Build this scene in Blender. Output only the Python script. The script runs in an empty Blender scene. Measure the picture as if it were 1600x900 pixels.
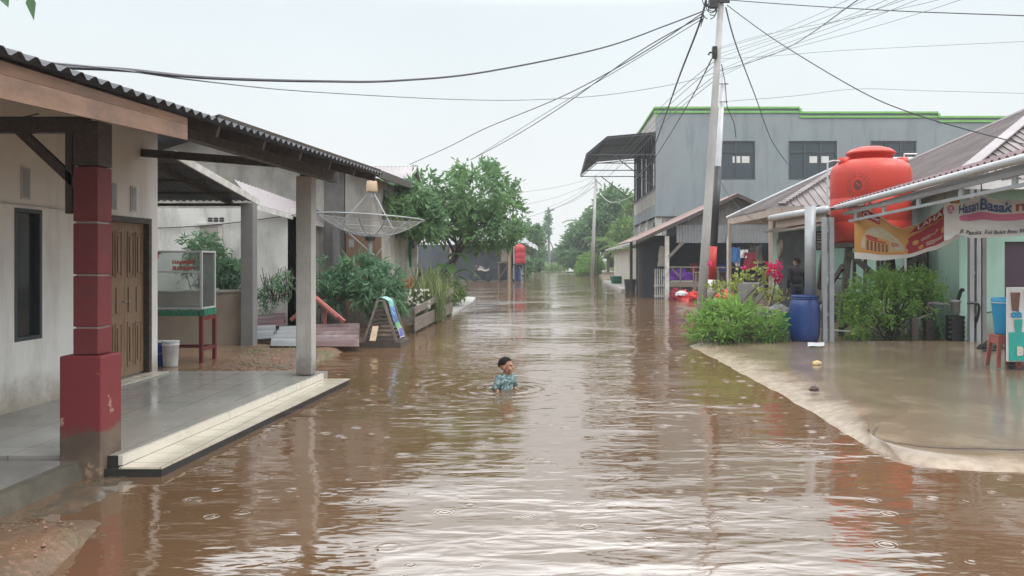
import bpy, bmesh, math, random
from mathutils import Vector as V, Matrix, noise as mnoise
random.seed(7)
R = math.radians
sc = bpy.context.scene
col = sc.collection
EYE = 1.65
def P(px, py, Y):                      # point seen at photo pixel (px, py) that lies Y metres down the road
    return V(((px-870)/1250*Y, Y, EYE+(405-py)/1250*Y))
def G(px, py, z=0.0):                  # point of the level z seen at that pixel
    return P(px, py, (EYE-z)*1250/(py-405))
WL = {}
def tag(o, label=None, cat=None, group=None, kind=None):
    if label: o['label'] = label
    if cat: o['category'] = cat
    if group: o['group'] = group
    if kind: o['kind'] = kind
    return o
def thing(name, label, cat, loc=(0,0,0), group=None):
    o = bpy.data.objects.new(name, None); col.objects.link(o)
    o.location = loc; o.empty_display_size = .2; WL[o] = V(loc)
    return tag(o, label, cat, group)
def copy_tree(o, parent=None):
    c = o.copy(); col.objects.link(c); c.parent = parent; WL[c] = V(WL[o])
    for ch in list(o.children): copy_tree(ch, c)
    return c
class MB:
    def __init__(s): s.v = []; s.f = []
    def add(s, vs, fs):
        n = len(s.v); s.v += [V(a) for a in vs]; s.f += [tuple(i+n for i in q) for q in fs]; return s
    def hexa(s, c):
        return s.add(c, [(0,3,2,1),(4,5,6,7),(0,1,5,4),(1,2,6,5),(2,3,7,6),(3,0,4,7)])
    def box(s, x0,y0,z0,x1,y1,z1):
        x0,x1 = sorted((x0,x1)); y0,y1 = sorted((y0,y1)); z0,z1 = sorted((z0,z1))
        return s.hexa([(x0,y0,z0),(x1,y0,z0),(x1,y1,z0),(x0,y1,z0),(x0,y0,z1),(x1,y0,z1),(x1,y1,z1),(x0,y1,z1)])
    def beam(s, p, q, w, h, up=(0,0,1)):
        p = V(p); q = V(q); d = (q-p).normalized(); u = V(up)
        if abs(d.dot(u)) > .98: u = V((0,1,0))
        r = d.cross(u).normalized(); u = r.cross(d).normalized()
        a = r*w/2; b = u*h/2
        return s.hexa([p-a-b, p+a-b, q+a-b, q-a-b, p-a+b, p+a+b, q+a+b, q-a+b])
    def tube(s, pts, r, n=6, cap=True):
        pts = [V(p) for p in pts]; m = len(pts); rs = r if isinstance(r,(list,tuple)) else [r]*m
        base = len(s.v); prev = None
        for i,p in enumerate(pts):
            d = (pts[min(i+1,m-1)]-pts[max(i-1,0)]).normalized()
            if prev is None:
                u = V((0,0,1)) if abs(d.z) < .9 else V((1,0,0))
                a = d.cross(u).normalized()
            else:
                a = (prev - d*prev.dot(d)).normalized()
            prev = a; b = d.cross(a)
            for k in range(n):
                t = 2*math.pi*k/n; s.v.append(p + (a*math.cos(t)+b*math.sin(t))*rs[i])
        for i in range(m-1):
            for k in range(n):
                k2 = (k+1)%n; s.f.append((base+i*n+k, base+i*n+k2, base+(i+1)*n+k2, base+(i+1)*n+k))
        if cap:
            s.f.append(tuple(base+k for k in range(n))[::-1]); s.f.append(tuple(base+(m-1)*n+k for k in range(n)))
        return s
    def lathe(s, prof, c, n=24, sx=1, sy=1):
        base = len(s.v); c = V(c)
        for r,z in prof:
            for k in range(n):
                t = 2*math.pi*k/n; s.v.append(c+V((r*sx*math.cos(t), r*sy*math.sin(t), z)))
        for i in range(len(prof)-1):
            for k in range(n):
                k2=(k+1)%n; s.f.append((base+i*n+k, base+i*n+k2, base+(i+1)*n+k2, base+(i+1)*n+k))
        s.f.append(tuple(base+k for k in range(n))[::-1]); s.f.append(tuple(base+(len(prof)-1)*n+k for k in range(n)))
        return s
    def prism(s, poly, ext):
        n = len(poly); e = V(ext); a = [V(p) for p in poly]
        return s.add(a+[p+e for p in a], [tuple(range(n))[::-1], tuple(range(n,2*n))]+[(i,(i+1)%n,n+(i+1)%n,n+i) for i in range(n)])
    def grid(s, fn, nu, nv):
        base = len(s.v)
        for i in range(nu+1):
            for j in range(nv+1): s.v.append(V(fn(i/nu, j/nv)))
        for i in range(nu):
            for j in range(nv):
                a = base+i*(nv+1)+j; s.f.append((a, a+nv+1, a+nv+2, a+1))
        return s
    def corr(s, p0, p1, q0, q1, pitch=.076, amp=.009, seg=6, rows=1):
        """corrugated sheet: waves run from edge p0-p1 to edge q0-q1"""
        p0,p1,q0,q1 = map(V,(p0,p1,q0,q1)); L = (p1-p0).length; n = max(1,int(L/pitch))*seg
        nr = (p1-p0).cross(q0-p0).normalized()
        def fn(u,v):
            a = p0.lerp(p1,u); b = q0.lerp(q1,u)
            return a.lerp(b,v) + nr*amp*math.sin(2*math.pi*u*n/seg)
        return s.grid(fn, n, rows)
    def leaf(s, p, d, L, w, fold=.25, nr=None):
        d = V(d).normalized()
        if nr is None: nr = V((random.gauss(0,1),random.gauss(0,1),random.gauss(.8,1)))
        a = d.cross(nr)
        if a.length < 1e-4: a = d.cross(V((1,0,0)))
        a.normalize(); nn = a.cross(d)
        m = p+d*L*.45; k = len(s.v)
        s.v += [p, m+a*w+nn*w*fold, p+d*L-nn*L*.08, m-a*w+nn*w*fold]
        s.f += [(k,k+1,k+2),(k,k+2,k+3)]
    def build(s, name, mat, parent=None, origin=None, smooth=False, bevel=0, solid=0, subsurf=0):
        me = bpy.data.meshes.new(name)
        o0 = WL[parent] if parent is not None else V(origin or (0,0,0))
        me.from_pydata([v-o0 for v in s.v], [], s.f); me.update()
        if smooth: me.polygons.foreach_set('use_smooth', [True]*len(me.polygons))
        me.materials.append(mat)
        o = bpy.data.objects.new(name, me); col.objects.link(o); WL[o] = V(o0)
        if parent is not None: o.parent = parent
        else: o.location = o0
        if solid:
            m = o.modifiers.new('thick','SOLIDIFY'); m.thickness = solid; m.offset = 0
            if smooth: m = o.modifiers.new('crisp','EDGE_SPLIT'); m.split_angle = R(60)
        if bevel:
            m = o.modifiers.new('bev','BEVEL'); m.width = bevel; m.segments = 2; m.limit_method = 'ANGLE'
        if subsurf:
            m = o.modifiers.new('sub','SUBSURF'); m.levels = m.render_levels = subsurf
        return o
def box(name, mat, parent, *a, bevel=0): return MB().box(*a).build(name, mat, parent, bevel=bevel)
def smoothpts(pts, n=6):
    pts = [V(p) for p in pts]
    if len(pts) < 3:
        return [pts[0].lerp(pts[1], i/n) for i in range(n+1)]
    out = []
    for i in range(len(pts)-1):
        p0 = pts[max(i-1,0)]; p1 = pts[i]; p2 = pts[i+1]; p3 = pts[min(i+2,len(pts)-1)]
        for k in range(n):
            t = k/n
            out.append(.5*((2*p1)+(p2-p0)*t+(2*p0-5*p1+4*p2-p3)*t*t+(3*p1-p0-3*p2+p3)*t**3))
    out.append(pts[-1]); return out
# ---------------------------------------------------------------- materials
def nodes(name):
    m = bpy.data.materials.new(name); m.use_nodes = True
    nt = m.node_tree; b = nt.nodes['Principled BSDF']; return m, nt, b
def N(nt, t, **kw):
    n = nt.nodes.new(t)
    for k,v in kw.items():
        if k.startswith('i_'):
            n.inputs[k[2:].replace('_',' ')].default_value = v
        else: setattr(n, k, v)
    return n
def ramp(nt, fac, stops):
    r = nt.nodes.new('ShaderNodeValToRGB'); nt.links.new(fac, r.inputs[0]); e = r.color_ramp.elements
    while len(e) < len(stops): e.new(.5)
    for i,(p,c) in enumerate(stops):
        e[i].position = p; e[i].color = (c,c,c,1) if isinstance(c,(int,float)) else (*c,1)
    return r.outputs[0]
def mix(nt, fac, a, b, mode='MIX'):
    m = nt.nodes.new('ShaderNodeMix'); m.data_type = 'RGBA'; m.blend_type = mode
    for s,v in ((0,fac),(6,a),(7,b)):
        if hasattr(v,'is_output'): nt.links.new(v, m.inputs[s])
        else: m.inputs[s].default_value = v if s == 0 else (*v,1)
    return m.outputs[2]
def surf(name, c1, c2=None, rough=.65, scale=2.5, stain=None, sscale=.9, samt=.6, sstretch=(1,1,1), bump=.15, bscale=60,
         metal=0, spec=.5, rvar=.12, coat=0, lo=.35, hi=.65, slo=.5, shi=.68, stretch=(1,1,1)):
    m, nt, b = nodes(name); L = nt.links.new
    tc = N(nt,'ShaderNodeTexCoord')
    mp = N(nt,'ShaderNodeMapping'); mp.inputs['Scale'].default_value = stretch; L(tc.outputs['Object'], mp.inputs[0])
    n1 = N(nt,'ShaderNodeTexNoise', i_Scale=scale, i_Detail=7.0, i_Roughness=.62); L(mp.outputs[0], n1.inputs['Vector'])
    c2 = c2 or tuple(x*.78 for x in c1)
    c = mix(nt, ramp(nt, n1.outputs[0], [(lo,0),(hi,1)]), c1, c2)
    if stain:
        ms = N(nt,'ShaderNodeMapping'); ms.inputs['Scale'].default_value = sstretch; L(tc.outputs['Object'], ms.inputs[0])
        n2 = N(nt,'ShaderNodeTexNoise', i_Scale=sscale, i_Detail=8.0, i_Roughness=.68); L(ms.outputs[0], n2.inputs['Vector'])
        c = mix(nt, ramp(nt, n2.outputs[0], [(slo,0),(shi,samt)]), c, stain)
    L(c, b.inputs['Base Color'])
    b.inputs['Metallic'].default_value = metal; b.inputs['Specular IOR Level'].default_value = spec
    rr = ramp(nt, n1.outputs[0], [(.3,max(.02,rough-rvar)),(.7,min(1,rough+rvar))]); L(rr, b.inputs['Roughness'])
    if coat: b.inputs['Coat Weight'].default_value = coat; b.inputs['Coat Roughness'].default_value = .08
    if bump:
        n3 = N(nt,'ShaderNodeTexNoise', i_Scale=bscale, i_Detail=4.0); L(mp.outputs[0], n3.inputs['Vector'])
        bp = N(nt,'ShaderNodeBump', i_Strength=bump, i_Distance=.01); L(n3.outputs[0], bp.inputs['Height']); L(bp.outputs[0], b.inputs['Normal'])
    return m
def leafmat(name, c1, c2, scale=1.5, trans=.3, c3=None):
    m, nt, b = nodes(name); L = nt.links.new
    tc = N(nt,'ShaderNodeTexCoord')
    n1 = N(nt,'ShaderNodeTexNoise', i_Scale=scale, i_Detail=3.0); L(tc.outputs['Object'], n1.inputs['Vector'])
    n2 = N(nt,'ShaderNodeTexNoise', i_Scale=scale*9, i_Detail=2.0); L(tc.outputs['Object'], n2.inputs['Vector'])
    c = mix(nt, ramp(nt,n1.outputs[0],[(.35,0),(.65,1)]), c1, c2)
    c = mix(nt, ramp(nt,n2.outputs[0],[(.4,0),(.75,.65)]), c, c3 or tuple(min(1,x*1.7) for x in c2))
    L(c, b.inputs['Base Color']); b.inputs['Roughness'].default_value = .5; b.inputs['Specular IOR Level'].default_value = .35
    t = N(nt,'ShaderNodeBsdfTranslucent'); L(c, t.inputs[0])
    ms = N(nt,'ShaderNodeMixShader'); ms.inputs[0].default_value = trans+.08
    L(b.outputs[0], ms.inputs[1]); L(t.outputs[0], ms.inputs[2]); L(ms.outputs[0], nt.nodes['Material Output'].inputs[0])
    return m
def glassmat(name, tint=(.85,.9,.9), op=.2, rough=.03):
    m, nt, b = nodes(name); L = nt.links.new
    b.inputs['Base Color'].default_value = (*tint,1); b.inputs['Roughness'].default_value = rough
    t = N(nt,'ShaderNodeBsdfTransparent'); t.inputs[0].default_value = (*tint,1)
    fr = N(nt,'ShaderNodeFresnel', i_IOR=1.5)
    g = N(nt,'ShaderNodeBsdfGlossy'); g.inputs['Roughness'].default_value = rough
    m1 = N(nt,'ShaderNodeMixShader'); m1.inputs[0].default_value = op; L(t.outputs[0], m1.inputs[1]); L(b.outputs[0], m1.inputs[2])
    m2 = N(nt,'ShaderNodeMixShader'); L(fr.outputs[0], m2.inputs[0]); L(m1.outputs[0], m2.inputs[1]); L(g.outputs[0], m2.inputs[2])
    L(m2.outputs[0], nt.nodes['Material Output'].inputs[0]); return m
M = {}
M['plaster'] = surf('white_plaster', (.80,.80,.78), (.71,.71,.69), .7, 1.5, stain=(.33,.31,.28), sscale=1.4, samt=.45, sstretch=(2,2,.35), bump=.12)
M['grey_plaster'] = surf('grey_plaster', (.60,.60,.58), (.50,.50,.48), .8, 1.2, stain=(.20,.19,.18), sscale=1.2, samt=.7, sstretch=(2,2,.5), bump=.2)
M['old_plaster'] = surf('weathered_plaster', (.45,.43,.39), (.34,.325,.30), .85, 1.0, stain=(.13,.12,.11), sscale=.9, samt=.8, sstretch=(1.5,1.5,.6), bump=.3, slo=.42)
M['raw_block'] = surf('raw_block_wall', (.20,.19,.18), (.14,.135,.13), .9, 2.0, stain=(.08,.08,.08), samt=.6, bump=.5, bscale=14)
M['tan_plaster'] = surf('tan_plaster', (.33,.28,.23), (.27,.23,.19), .8, 1.6, stain=(.17,.14,.11), samt=.6, bump=.2)
M['concrete'] = surf('concrete', (.42,.41,.39), (.33,.32,.31), .75, 2.0, stain=(.18,.17,.16), samt=.55, sstretch=(3,3,.6), bump=.25)
M['dark_concrete'] = surf('dark_concrete', (.20,.20,.20), (.15,.15,.15), .7, 2.0, stain=(.09,.09,.09), samt=.55, sstretch=(3,3,.6), bump=.25)
M['red_paint'] = surf('red_paint', (.165,.02,.026), (.125,.016,.021), .55, 2.2, stain=(.085,.03,.03), sscale=2.5, samt=.65, bump=.12)
M['wood'] = surf('brown_wood', (.20,.105,.06), (.13,.07,.04), .55, 3.0, stain=(.07,.045,.03), samt=.6, stretch=(6,1,6), bump=.2)
M['door_wood'] = surf('door_wood', (.30,.20,.125), (.21,.137,.085), .5, 3.0, stretch=(8,8,.7), bump=.15)
M['fascia_wood'] = surf('fascia_wood', (.27,.165,.115), (.19,.12,.085), .6, 3.0, stain=(.085,.065,.055), sscale=1.6, samt=.85, stretch=(3,1,3), bump=.2)
M['dark_wood'] = surf('dark_wood', (.075,.06,.05), (.05,.04,.035), .7, 4.0, stretch=(5,2,5), bump=.3)
M['grey_wood'] = surf('grey_wood', (.21,.18,.15), (.14,.12,.10), .8, 4.0, stain=(.08,.07,.06), samt=.6, stretch=(4,2,4), bump=.35)
M['pale_wood'] = surf('pale_wood', (.46,.36,.24), (.36,.27,.18), .7, 4.0, stretch=(4,4,1), bump=.2)
M['plank'] = surf('plank_wall', (.25,.15,.10), (.17,.10,.07), .75, 2.0, stretch=(12,12,.5), bump=.3)
M['white_wood'] = surf('white_wood', (.62,.62,.60), (.45,.44,.42), .6, 5.0, stain=(.2,.19,.17), samt=.6, bump=.15)
M['cream_tile'] = surf('cream_tile', (.62,.59,.52), (.55,.52,.455), .3, 2.0, stain=(.34,.29,.22), samt=.5, bump=.03)
M['black_paint'] = surf('black_paint', (.018,.02,.022), (.03,.03,.03), .4, 3.0, bump=.1)
M['zinc'] = surf('zinc_sheet', (.27,.285,.30), (.20,.215,.23), .5, 1.2, stain=(.20,.15,.12), samt=.45, metal=.25, bump=.05)
M['dark_sheet'] = surf('dark_roof_sheet', (.055,.06,.072), (.04,.045,.055), .55, 1.2, bump=.05)
M['maroon_sheet'] = surf('maroon_sheet', (.175,.142,.142), (.135,.11,.112), .45, .8, stain=(.30,.28,.28), samt=.45, bump=.05)
M['maroon_bright'] = surf('maroon_canopy_sheet', (.135,.075,.085), (.105,.06,.07), .4, .8, bump=.05)
M['lying_sheet'] = surf('maroon_scrap_sheet', (.15,.085,.085), (.11,.065,.067), .6, 1.0, stain=(.30,.28,.28), sscale=1.6, samt=.7, bump=.15)
M['rust_sheet'] = surf('rusty_sheet', (.27,.17,.155), (.20,.13,.12), .6, 1.0, stain=(.36,.34,.33), samt=.7, bump=.1)
M['old_roof'] = surf('old_roof_sheet', (.31,.28,.29), (.24,.215,.225), .55, .9, stain=(.42,.42,.42), samt=.5, bump=.05)
M['white_metal'] = surf('white_metal', (.72,.73,.74), (.62,.63,.64), .35, 2.0, stain=(.40,.39,.37), samt=.35, bump=.02)
M['grey_metal'] = surf('grey_metal', (.36,.38,.40), (.29,.31,.33), .45, 2.5, stain=(.20,.19,.18), samt=.35, metal=.2, bump=.03)
M['light_metal'] = surf('light_metal', (.50,.52,.54), (.42,.44,.46), .42, 2.5, stain=(.3,.29,.28), samt=.35, metal=.2, bump=.03)
M['blue_grey'] = surf('blue_grey_wall', (.235,.277,.298), (.21,.248,.27), .75, .5, stain=(.13,.165,.185), sscale=1.1, samt=.7, sstretch=(1.6,1.6,.2), bump=.1, bscale=20)
M['pale_grey'] = surf('pale_grey_wall', (.46,.46,.43), (.40,.40,.375), .75, .7, stain=(.24,.25,.25), samt=.5, sstretch=(2,2,.5), bump=.1)
M['cream_wall'] = surf('cream_wall', (.56,.53,.46), (.48,.455,.395), .75, .7, stain=(.26,.24,.2), samt=.5, sstretch=(2,2,.5), bump=.1)
M['green_trim'] = surf('green_trim', (.20,.50,.13), (.17,.42,.11), .6, 2.0, stain=(.12,.22,.08), samt=.4, bump=.05)
M['mint'] = surf('mint_wall', (.36,.56,.49), (.32,.50,.44), .7, 1.0, stain=(.20,.30,.24), sscale=.9, samt=.5, sstretch=(1.5,1.5,.6), bump=.1)
M['fascia_tan'] = surf('tan_fascia', (.42,.34,.29), (.35,.28,.24), .6, 1.5, bump=.1)
M['purple_door'] = surf('purple_door', (.055,.028,.05), (.045,.022,.042), .4, 1.0, bump=.03)
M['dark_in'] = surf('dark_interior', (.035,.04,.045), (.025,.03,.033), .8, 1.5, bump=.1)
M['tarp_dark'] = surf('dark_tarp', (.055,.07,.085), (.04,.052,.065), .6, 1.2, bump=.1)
M['black_glass'] = surf('dark_glass', (.018,.024,.028), (.022,.028,.032), .09, 1.0, bump=.0, rvar=.03)
M['blue_glass'] = surf('blue_grey_glass', (.028,.045,.058), (.04,.058,.072), .1, .4, bump=.0, rvar=.04)
M['frame_dark'] = surf('dark_frame', (.05,.06,.07), (.04,.05,.06), .5, 2.0, bump=.03)
M['tank_red'] = surf('orange_red_tank', (.56,.042,.022), (.50,.036,.02), .42, 1.2, stain=(.36,.05,.035), sscale=1.6, samt=.55, sstretch=(2,2,.35), bump=.05, bscale=12)
M['tank_red2'] = surf('red_tank', (.42,.025,.035), (.36,.02,.03), .45, 1.2, bump=.04)
M['blue_drum'] = surf('blue_plastic', (.014,.045,.19), (.012,.038,.16), .36, 2.0, stain=(.07,.10,.19), sscale=3, samt=.5, sstretch=(1,1,.5), bump=.06, bscale=10)
M['green_plastic'] = surf('green_plastic', (.03,.20,.12), (.025,.16,.10), .45, 2.0, bump=.03)
M['white_plastic'] = surf('white_plastic', (.66,.67,.67), (.58,.59,.59), .4, 2.0, stain=(.4,.38,.34), samt=.4, bump=.03)
M['cyan_plastic'] = surf('cyan_plastic', (.02,.30,.55), (.02,.25,.47), .4, 2.0, bump=.02)
M['blue_plastic'] = surf('bright_blue_plastic', (.03,.09,.38), (.025,.08,.32), .4, 2.0, bump=.02)
M['rubber'] = surf('black_rubber', (.015,.016,.017), (.02,.02,.02), .6, 3.0, bump=.05)
M['cable'] = surf('black_cable', (.03,.032,.04), (.04,.042,.05), .6, 3.0, bump=0)
M['cable_grey'] = surf('grey_cable', (.16,.17,.19), (.13,.14,.16), .6, 3.0, bump=0)
M['pole_conc'] = surf('pole_concrete', (.42,.42,.41), (.35,.35,.345), .75, 2.0, stain=(.22,.21,.2), samt=.5, sstretch=(4,4,.5), bump=.2)
M['bark'] = surf('bark', (.085,.07,.055), (.055,.045,.036), .9, 5.0, stretch=(3,3,1), bump=.6, bscale=25)
M['cloth_white'] = surf('white_cloth', (.70,.70,.69), (.6,.6,.59), .85, 3.0, bump=.1)
M['cloth_blue'] = surf('blue_cloth', (.045,.15,.36), (.04,.12,.3), .85, 3.0, bump=.1)
M['cloth_maroon'] = surf('maroon_cloth', (.22,.012,.03), (.17,.01,.025), .85, 3.0, bump=.1)
M['cloth_purple'] = surf('purple_cloth', (.14,.03,.30), (.11,.02,.24), .85, 3.0, bump=.1)
M['cloth_green'] = surf('green_cloth', (.02,.22,.10), (.015,.17,.08), .8, 3.0, bump=.1)
M['cloth_grey'] = surf('grey_cloth', (.38,.34,.31), (.3,.27,.25), .85, 3.0, bump=.1)
M['cloth_black'] = surf('black_cloth', (.014,.015,.019), (.02,.02,.025), .85, 3.0, bump=.1)
M['cloth_navy'] = surf('navy_cloth', (.014,.022,.05), (.018,.026,.055), .85, 3.0, bump=.1)
M['red_plastic'] = surf('red_plastic_bag', (.62,.03,.03), (.5,.02,.025), .35, 2.0, bump=.1)
M['pink_wood'] = surf('red_oxide_wood', (.36,.12,.10), (.28,.09,.08), .6, 3.0, stretch=(4,4,4), bump=.15)
M['skin'] = surf('brown_skin', (.36,.19,.12), (.31,.16,.10), .5, 6.0, bump=.02)
M['hair'] = surf('black_hair', (.008,.007,.007), (.013,.011,.01), .85, 40.0, spec=.15, bump=.6, bscale=150)
M['stone'] = surf('brown_stone', (.085,.05,.045), (.06,.04,.035), .6, 8.0, bump=.4)
M['wrapper'] = surf('yellow_wrapper', (.65,.45,.12), (.6,.5,.35), .4, 12.0, bump=.2)
M['lnb'] = surf('tan_lnb_cover', (.52,.40,.27), (.45,.34,.23), .6, 3.0, bump=.03)
M['glass'] = glassmat('clear_glass', (.82,.87,.86), .12)
m_, nt_, b_ = nodes('wire_net'); b_.inputs['Base Color'].default_value = (.33,.32,.30,1); b_.inputs['Roughness'].default_value = .7
t_ = N(nt_,'ShaderNodeBsdfTransparent'); x_ = N(nt_,'ShaderNodeMixShader'); x_.inputs[0].default_value = .30
nt_.links.new(t_.outputs[0],x_.inputs[1]); nt_.links.new(b_.outputs[0],x_.inputs[2]); nt_.links.new(x_.outputs[0],nt_.nodes['Material Output'].inputs[0]); M['mesh_net'] = m_
M['leaf_mango'] = leafmat('mango_leaves', (0.180,0.313,0.121), (0.109,0.205,0.096), .8)
M['leaf_bright'] = leafmat('bright_leaves', (0.165,0.275,0.068), (0.097,0.179,0.048), 1.2)
M['leaf_dark'] = leafmat('dark_leaves', (0.140,0.264,0.140), (0.092,0.186,0.108), 1.2)
M['leaf_far'] = leafmat('far_leaves', (0.131,0.242,0.101), (0.091,0.172,0.081), .35)
M['leaf_lime'] = leafmat('lime_leaves', (0.227,0.374,0.081), (0.138,0.260,0.065), 1.6)
M['leaf_yellow'] = leafmat('yellow_green_leaves', (0.325,0.338,0.075), (0.200,0.250,0.062), 2.0)
M['leaf_banana'] = leafmat('broad_leaves', (0.125,0.250,0.062), (0.088,0.188,0.056), 1.0, .35)
M['grassblade'] = leafmat('grass_blades', (0.138,0.225,0.062), (0.094,0.163,0.050), 1.5, .25)
M['grass_dry'] = leafmat('pale_grass', (0.213,0.250,0.100), (0.138,0.188,0.075), 1.5, .25)
M['flower_pink'] = leafmat('pink_bracts', (.70,.02,.16), (.55,.015,.13), 3.0, .3, (.8,.06,.25))
M['flower_white'] = leafmat('white_petals', (.75,.75,.7), (.65,.65,.6), 3.0, .2)
M['orange_leaf'] = leafmat('orange_leaves', (.45,.16,.05), (.3,.15,.05), 3.0, .25)
M['tex_red'] = surf('red_lettering', (.40,.05,.04), (.36,.045,.035), .5, 3.0, bump=0)
M['tex_blue'] = surf('blue_lettering', (.025,.07,.25), (.022,.06,.22), .6, 3.0, bump=0)
M['tex_black'] = surf('black_lettering', (.03,.03,.035), (.04,.04,.045), .6, 3.0, bump=0)
M['tex_white'] = surf('white_lettering', (.7,.66,.6), (.6,.56,.5), .6, 3.0, bump=0)
M['tex_pink'] = surf('pink_print', (.60,.16,.28), (.55,.15,.26), .6, 3.0, bump=0)
M['tex_tank'] = surf('dark_red_print', (.10,.02,.02), (.13,.022,.02), .6, 3.0, bump=0)
M['ban_orange'] = surf('orange_print', (.58,.33,.11), (.52,.27,.08), .55, 3.0, bump=.05)
M['ban_red'] = surf('crimson_print', (.36,.02,.04), (.32,.018,.035), .55, 3.0, bump=.05)
M['ban_white'] = surf('white_vinyl', (.70,.71,.71), (.62,.63,.63), .5, 2.0, stain=(.45,.45,.44), samt=.4, bump=.05)
M['ban_food'] = surf('food_print', (.52,.50,.38), (.42,.40,.28), .55, 9.0, stain=(.55,.28,.08), sscale=6, samt=.8, bump=.05)
M['teal_print'] = surf('teal_print', (.03,.42,.36), (.03,.36,.31), .5, 3.0, bump=.02)
M['cup_print'] = surf('brown_print', (.14,.06,.04), (.2,.10,.08), .5, 5.0, bump=.02)

def tide(m, z0, z1, colour, amount=.8):
    """grime that climbs from the foot of a wall, with a ragged upper edge"""
    nt = m.node_tree; b = nt.nodes['Principled BSDF']; L = nt.links.new; src = b.inputs['Base Color'].links[0].from_socket
    tc = N(nt,'ShaderNodeTexCoord'); g = N(nt,'ShaderNodeNewGeometry'); sx = N(nt,'ShaderNodeSeparateXYZ'); L(g.outputs['Position'], sx.inputs[0])
    n1 = N(nt,'ShaderNodeTexNoise', i_Scale=3.5, i_Detail=8.0, i_Roughness=.7); L(tc.outputs['Object'], n1.inputs['Vector'])
    q = N(nt,'ShaderNodeMath', operation='MULTIPLY_ADD'); L(n1.outputs[0], q.inputs[0]); q.inputs[1].default_value = .7; L(sx.outputs[2], q.inputs[2])
    L(mix(nt, ramp(nt, q.outputs[0], [(z0+.35,amount),(z1+.35,0)]), src, colour), b.inputs['Base Color'])
M['porch_plaster'] = surf('porch_plaster', (.84,.84,.82), (.77,.77,.75), .7, 1.5, stain=(.45,.43,.40), sscale=1.4, samt=.45, sstretch=(2,2,.35), bump=.15); tide(M['porch_plaster'], .2, .5, (.30,.24,.17), .75)
M['post_concrete'] = surf('post_concrete', (.45,.44,.42), (.35,.34,.33), .75, 2.5, stain=(.20,.19,.18), samt=.6, sstretch=(3,3,.5), bump=.3); tide(M['post_concrete'], .2, .42, (.13,.115,.10), .8)
tide(M['cream_wall'], .3, .9, (.22,.18,.14), .6); tide(M['mint'], .2, .75, (.17,.19,.13), .7); tide(M['grey_plaster'], .3, .8, (.22,.19,.16), .6)
HAZE = .0013
# ---------------------------------------------------------------- the setting: world, ground, water
w = bpy.data.worlds.new("World"); sc.world = w; w.use_nodes = True
nt = w.node_tree; nt.nodes.clear(); L = nt.links.new
out = N(nt,'ShaderNodeOutputWorld'); sky = N(nt,'ShaderNodeTexSky')
sky.sky_type = 'NISHITA'; sky.sun_disc = False; sky.sun_elevation = R(55); sky.sun_rotation = R(118)
sky.air_density = 1.5; sky.dust_density = 6
b1 = N(nt,'ShaderNodeBackground'); b1.inputs[1].default_value = .08; L(sky.outputs[0], b1.inputs[0])
tc = N(nt,'ShaderNodeTexCoord'); sx = N(nt,'ShaderNodeSeparateXYZ'); L(tc.outputs['Generated'], sx.inputs[0])
cl = N(nt,'ShaderNodeTexNoise', i_Scale=1.6, i_Detail=4.0); L(tc.outputs['Generated'], cl.inputs['Vector'])
g = ramp(nt, sx.outputs[2], [(0,(.30,.304,.304)),(.10,(.295,.307,.31)),(.30,(.266,.292,.303)),(.45,(.76,.78,.79)),(1,(1,1,1))])
g2 = mix(nt, 1.0, g, ramp(nt, cl.outputs[0], [(.3,.90),(.7,1.02)]), 'MULTIPLY')
b2 = N(nt,'ShaderNodeBackground'); b2.inputs[1].default_value = 3.0; L(g2, b2.inputs[0])
mx = N(nt,'ShaderNodeMixShader'); mx.inputs[0].default_value = .9
L(b1.outputs[0], mx.inputs[1]); L(b2.outputs[0], mx.inputs[2]); L(mx.outputs[0], out.inputs[0])
sun = bpy.data.lights.new('sun','SUN'); sun.energy = 1.0; sun.angle = R(25); sun.color = (1,.97,.92)
so = bpy.data.objects.new('sun', sun); col.objects.link(so)
so.rotation_euler = (R(35), 0, R(62))
cam = bpy.data.cameras.new('camera'); co = bpy.data.objects.new('camera', cam); col.objects.link(co)
cam.sensor_width = 36; cam.lens = 36*1250/1600; cam.shift_x = -70/1600; cam.shift_y = -45/1600
cam.clip_end = 3000; cam.clip_start = .05
co.location = (0,0,EYE); co.rotation_euler = (R(90),0,0); sc.camera = co
sc.view_settings.view_transform = 'Standard'; sc.view_settings.look = 'None'; sc.view_settings.exposure = .2; sc.view_settings.gamma = 1
sc.cycles.max_bounces = 8; sc.cycles.transparent_max_bounces = 16; sc.cycles.caustics_reflective = False; sc.cycles.caustics_refractive = False

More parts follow.
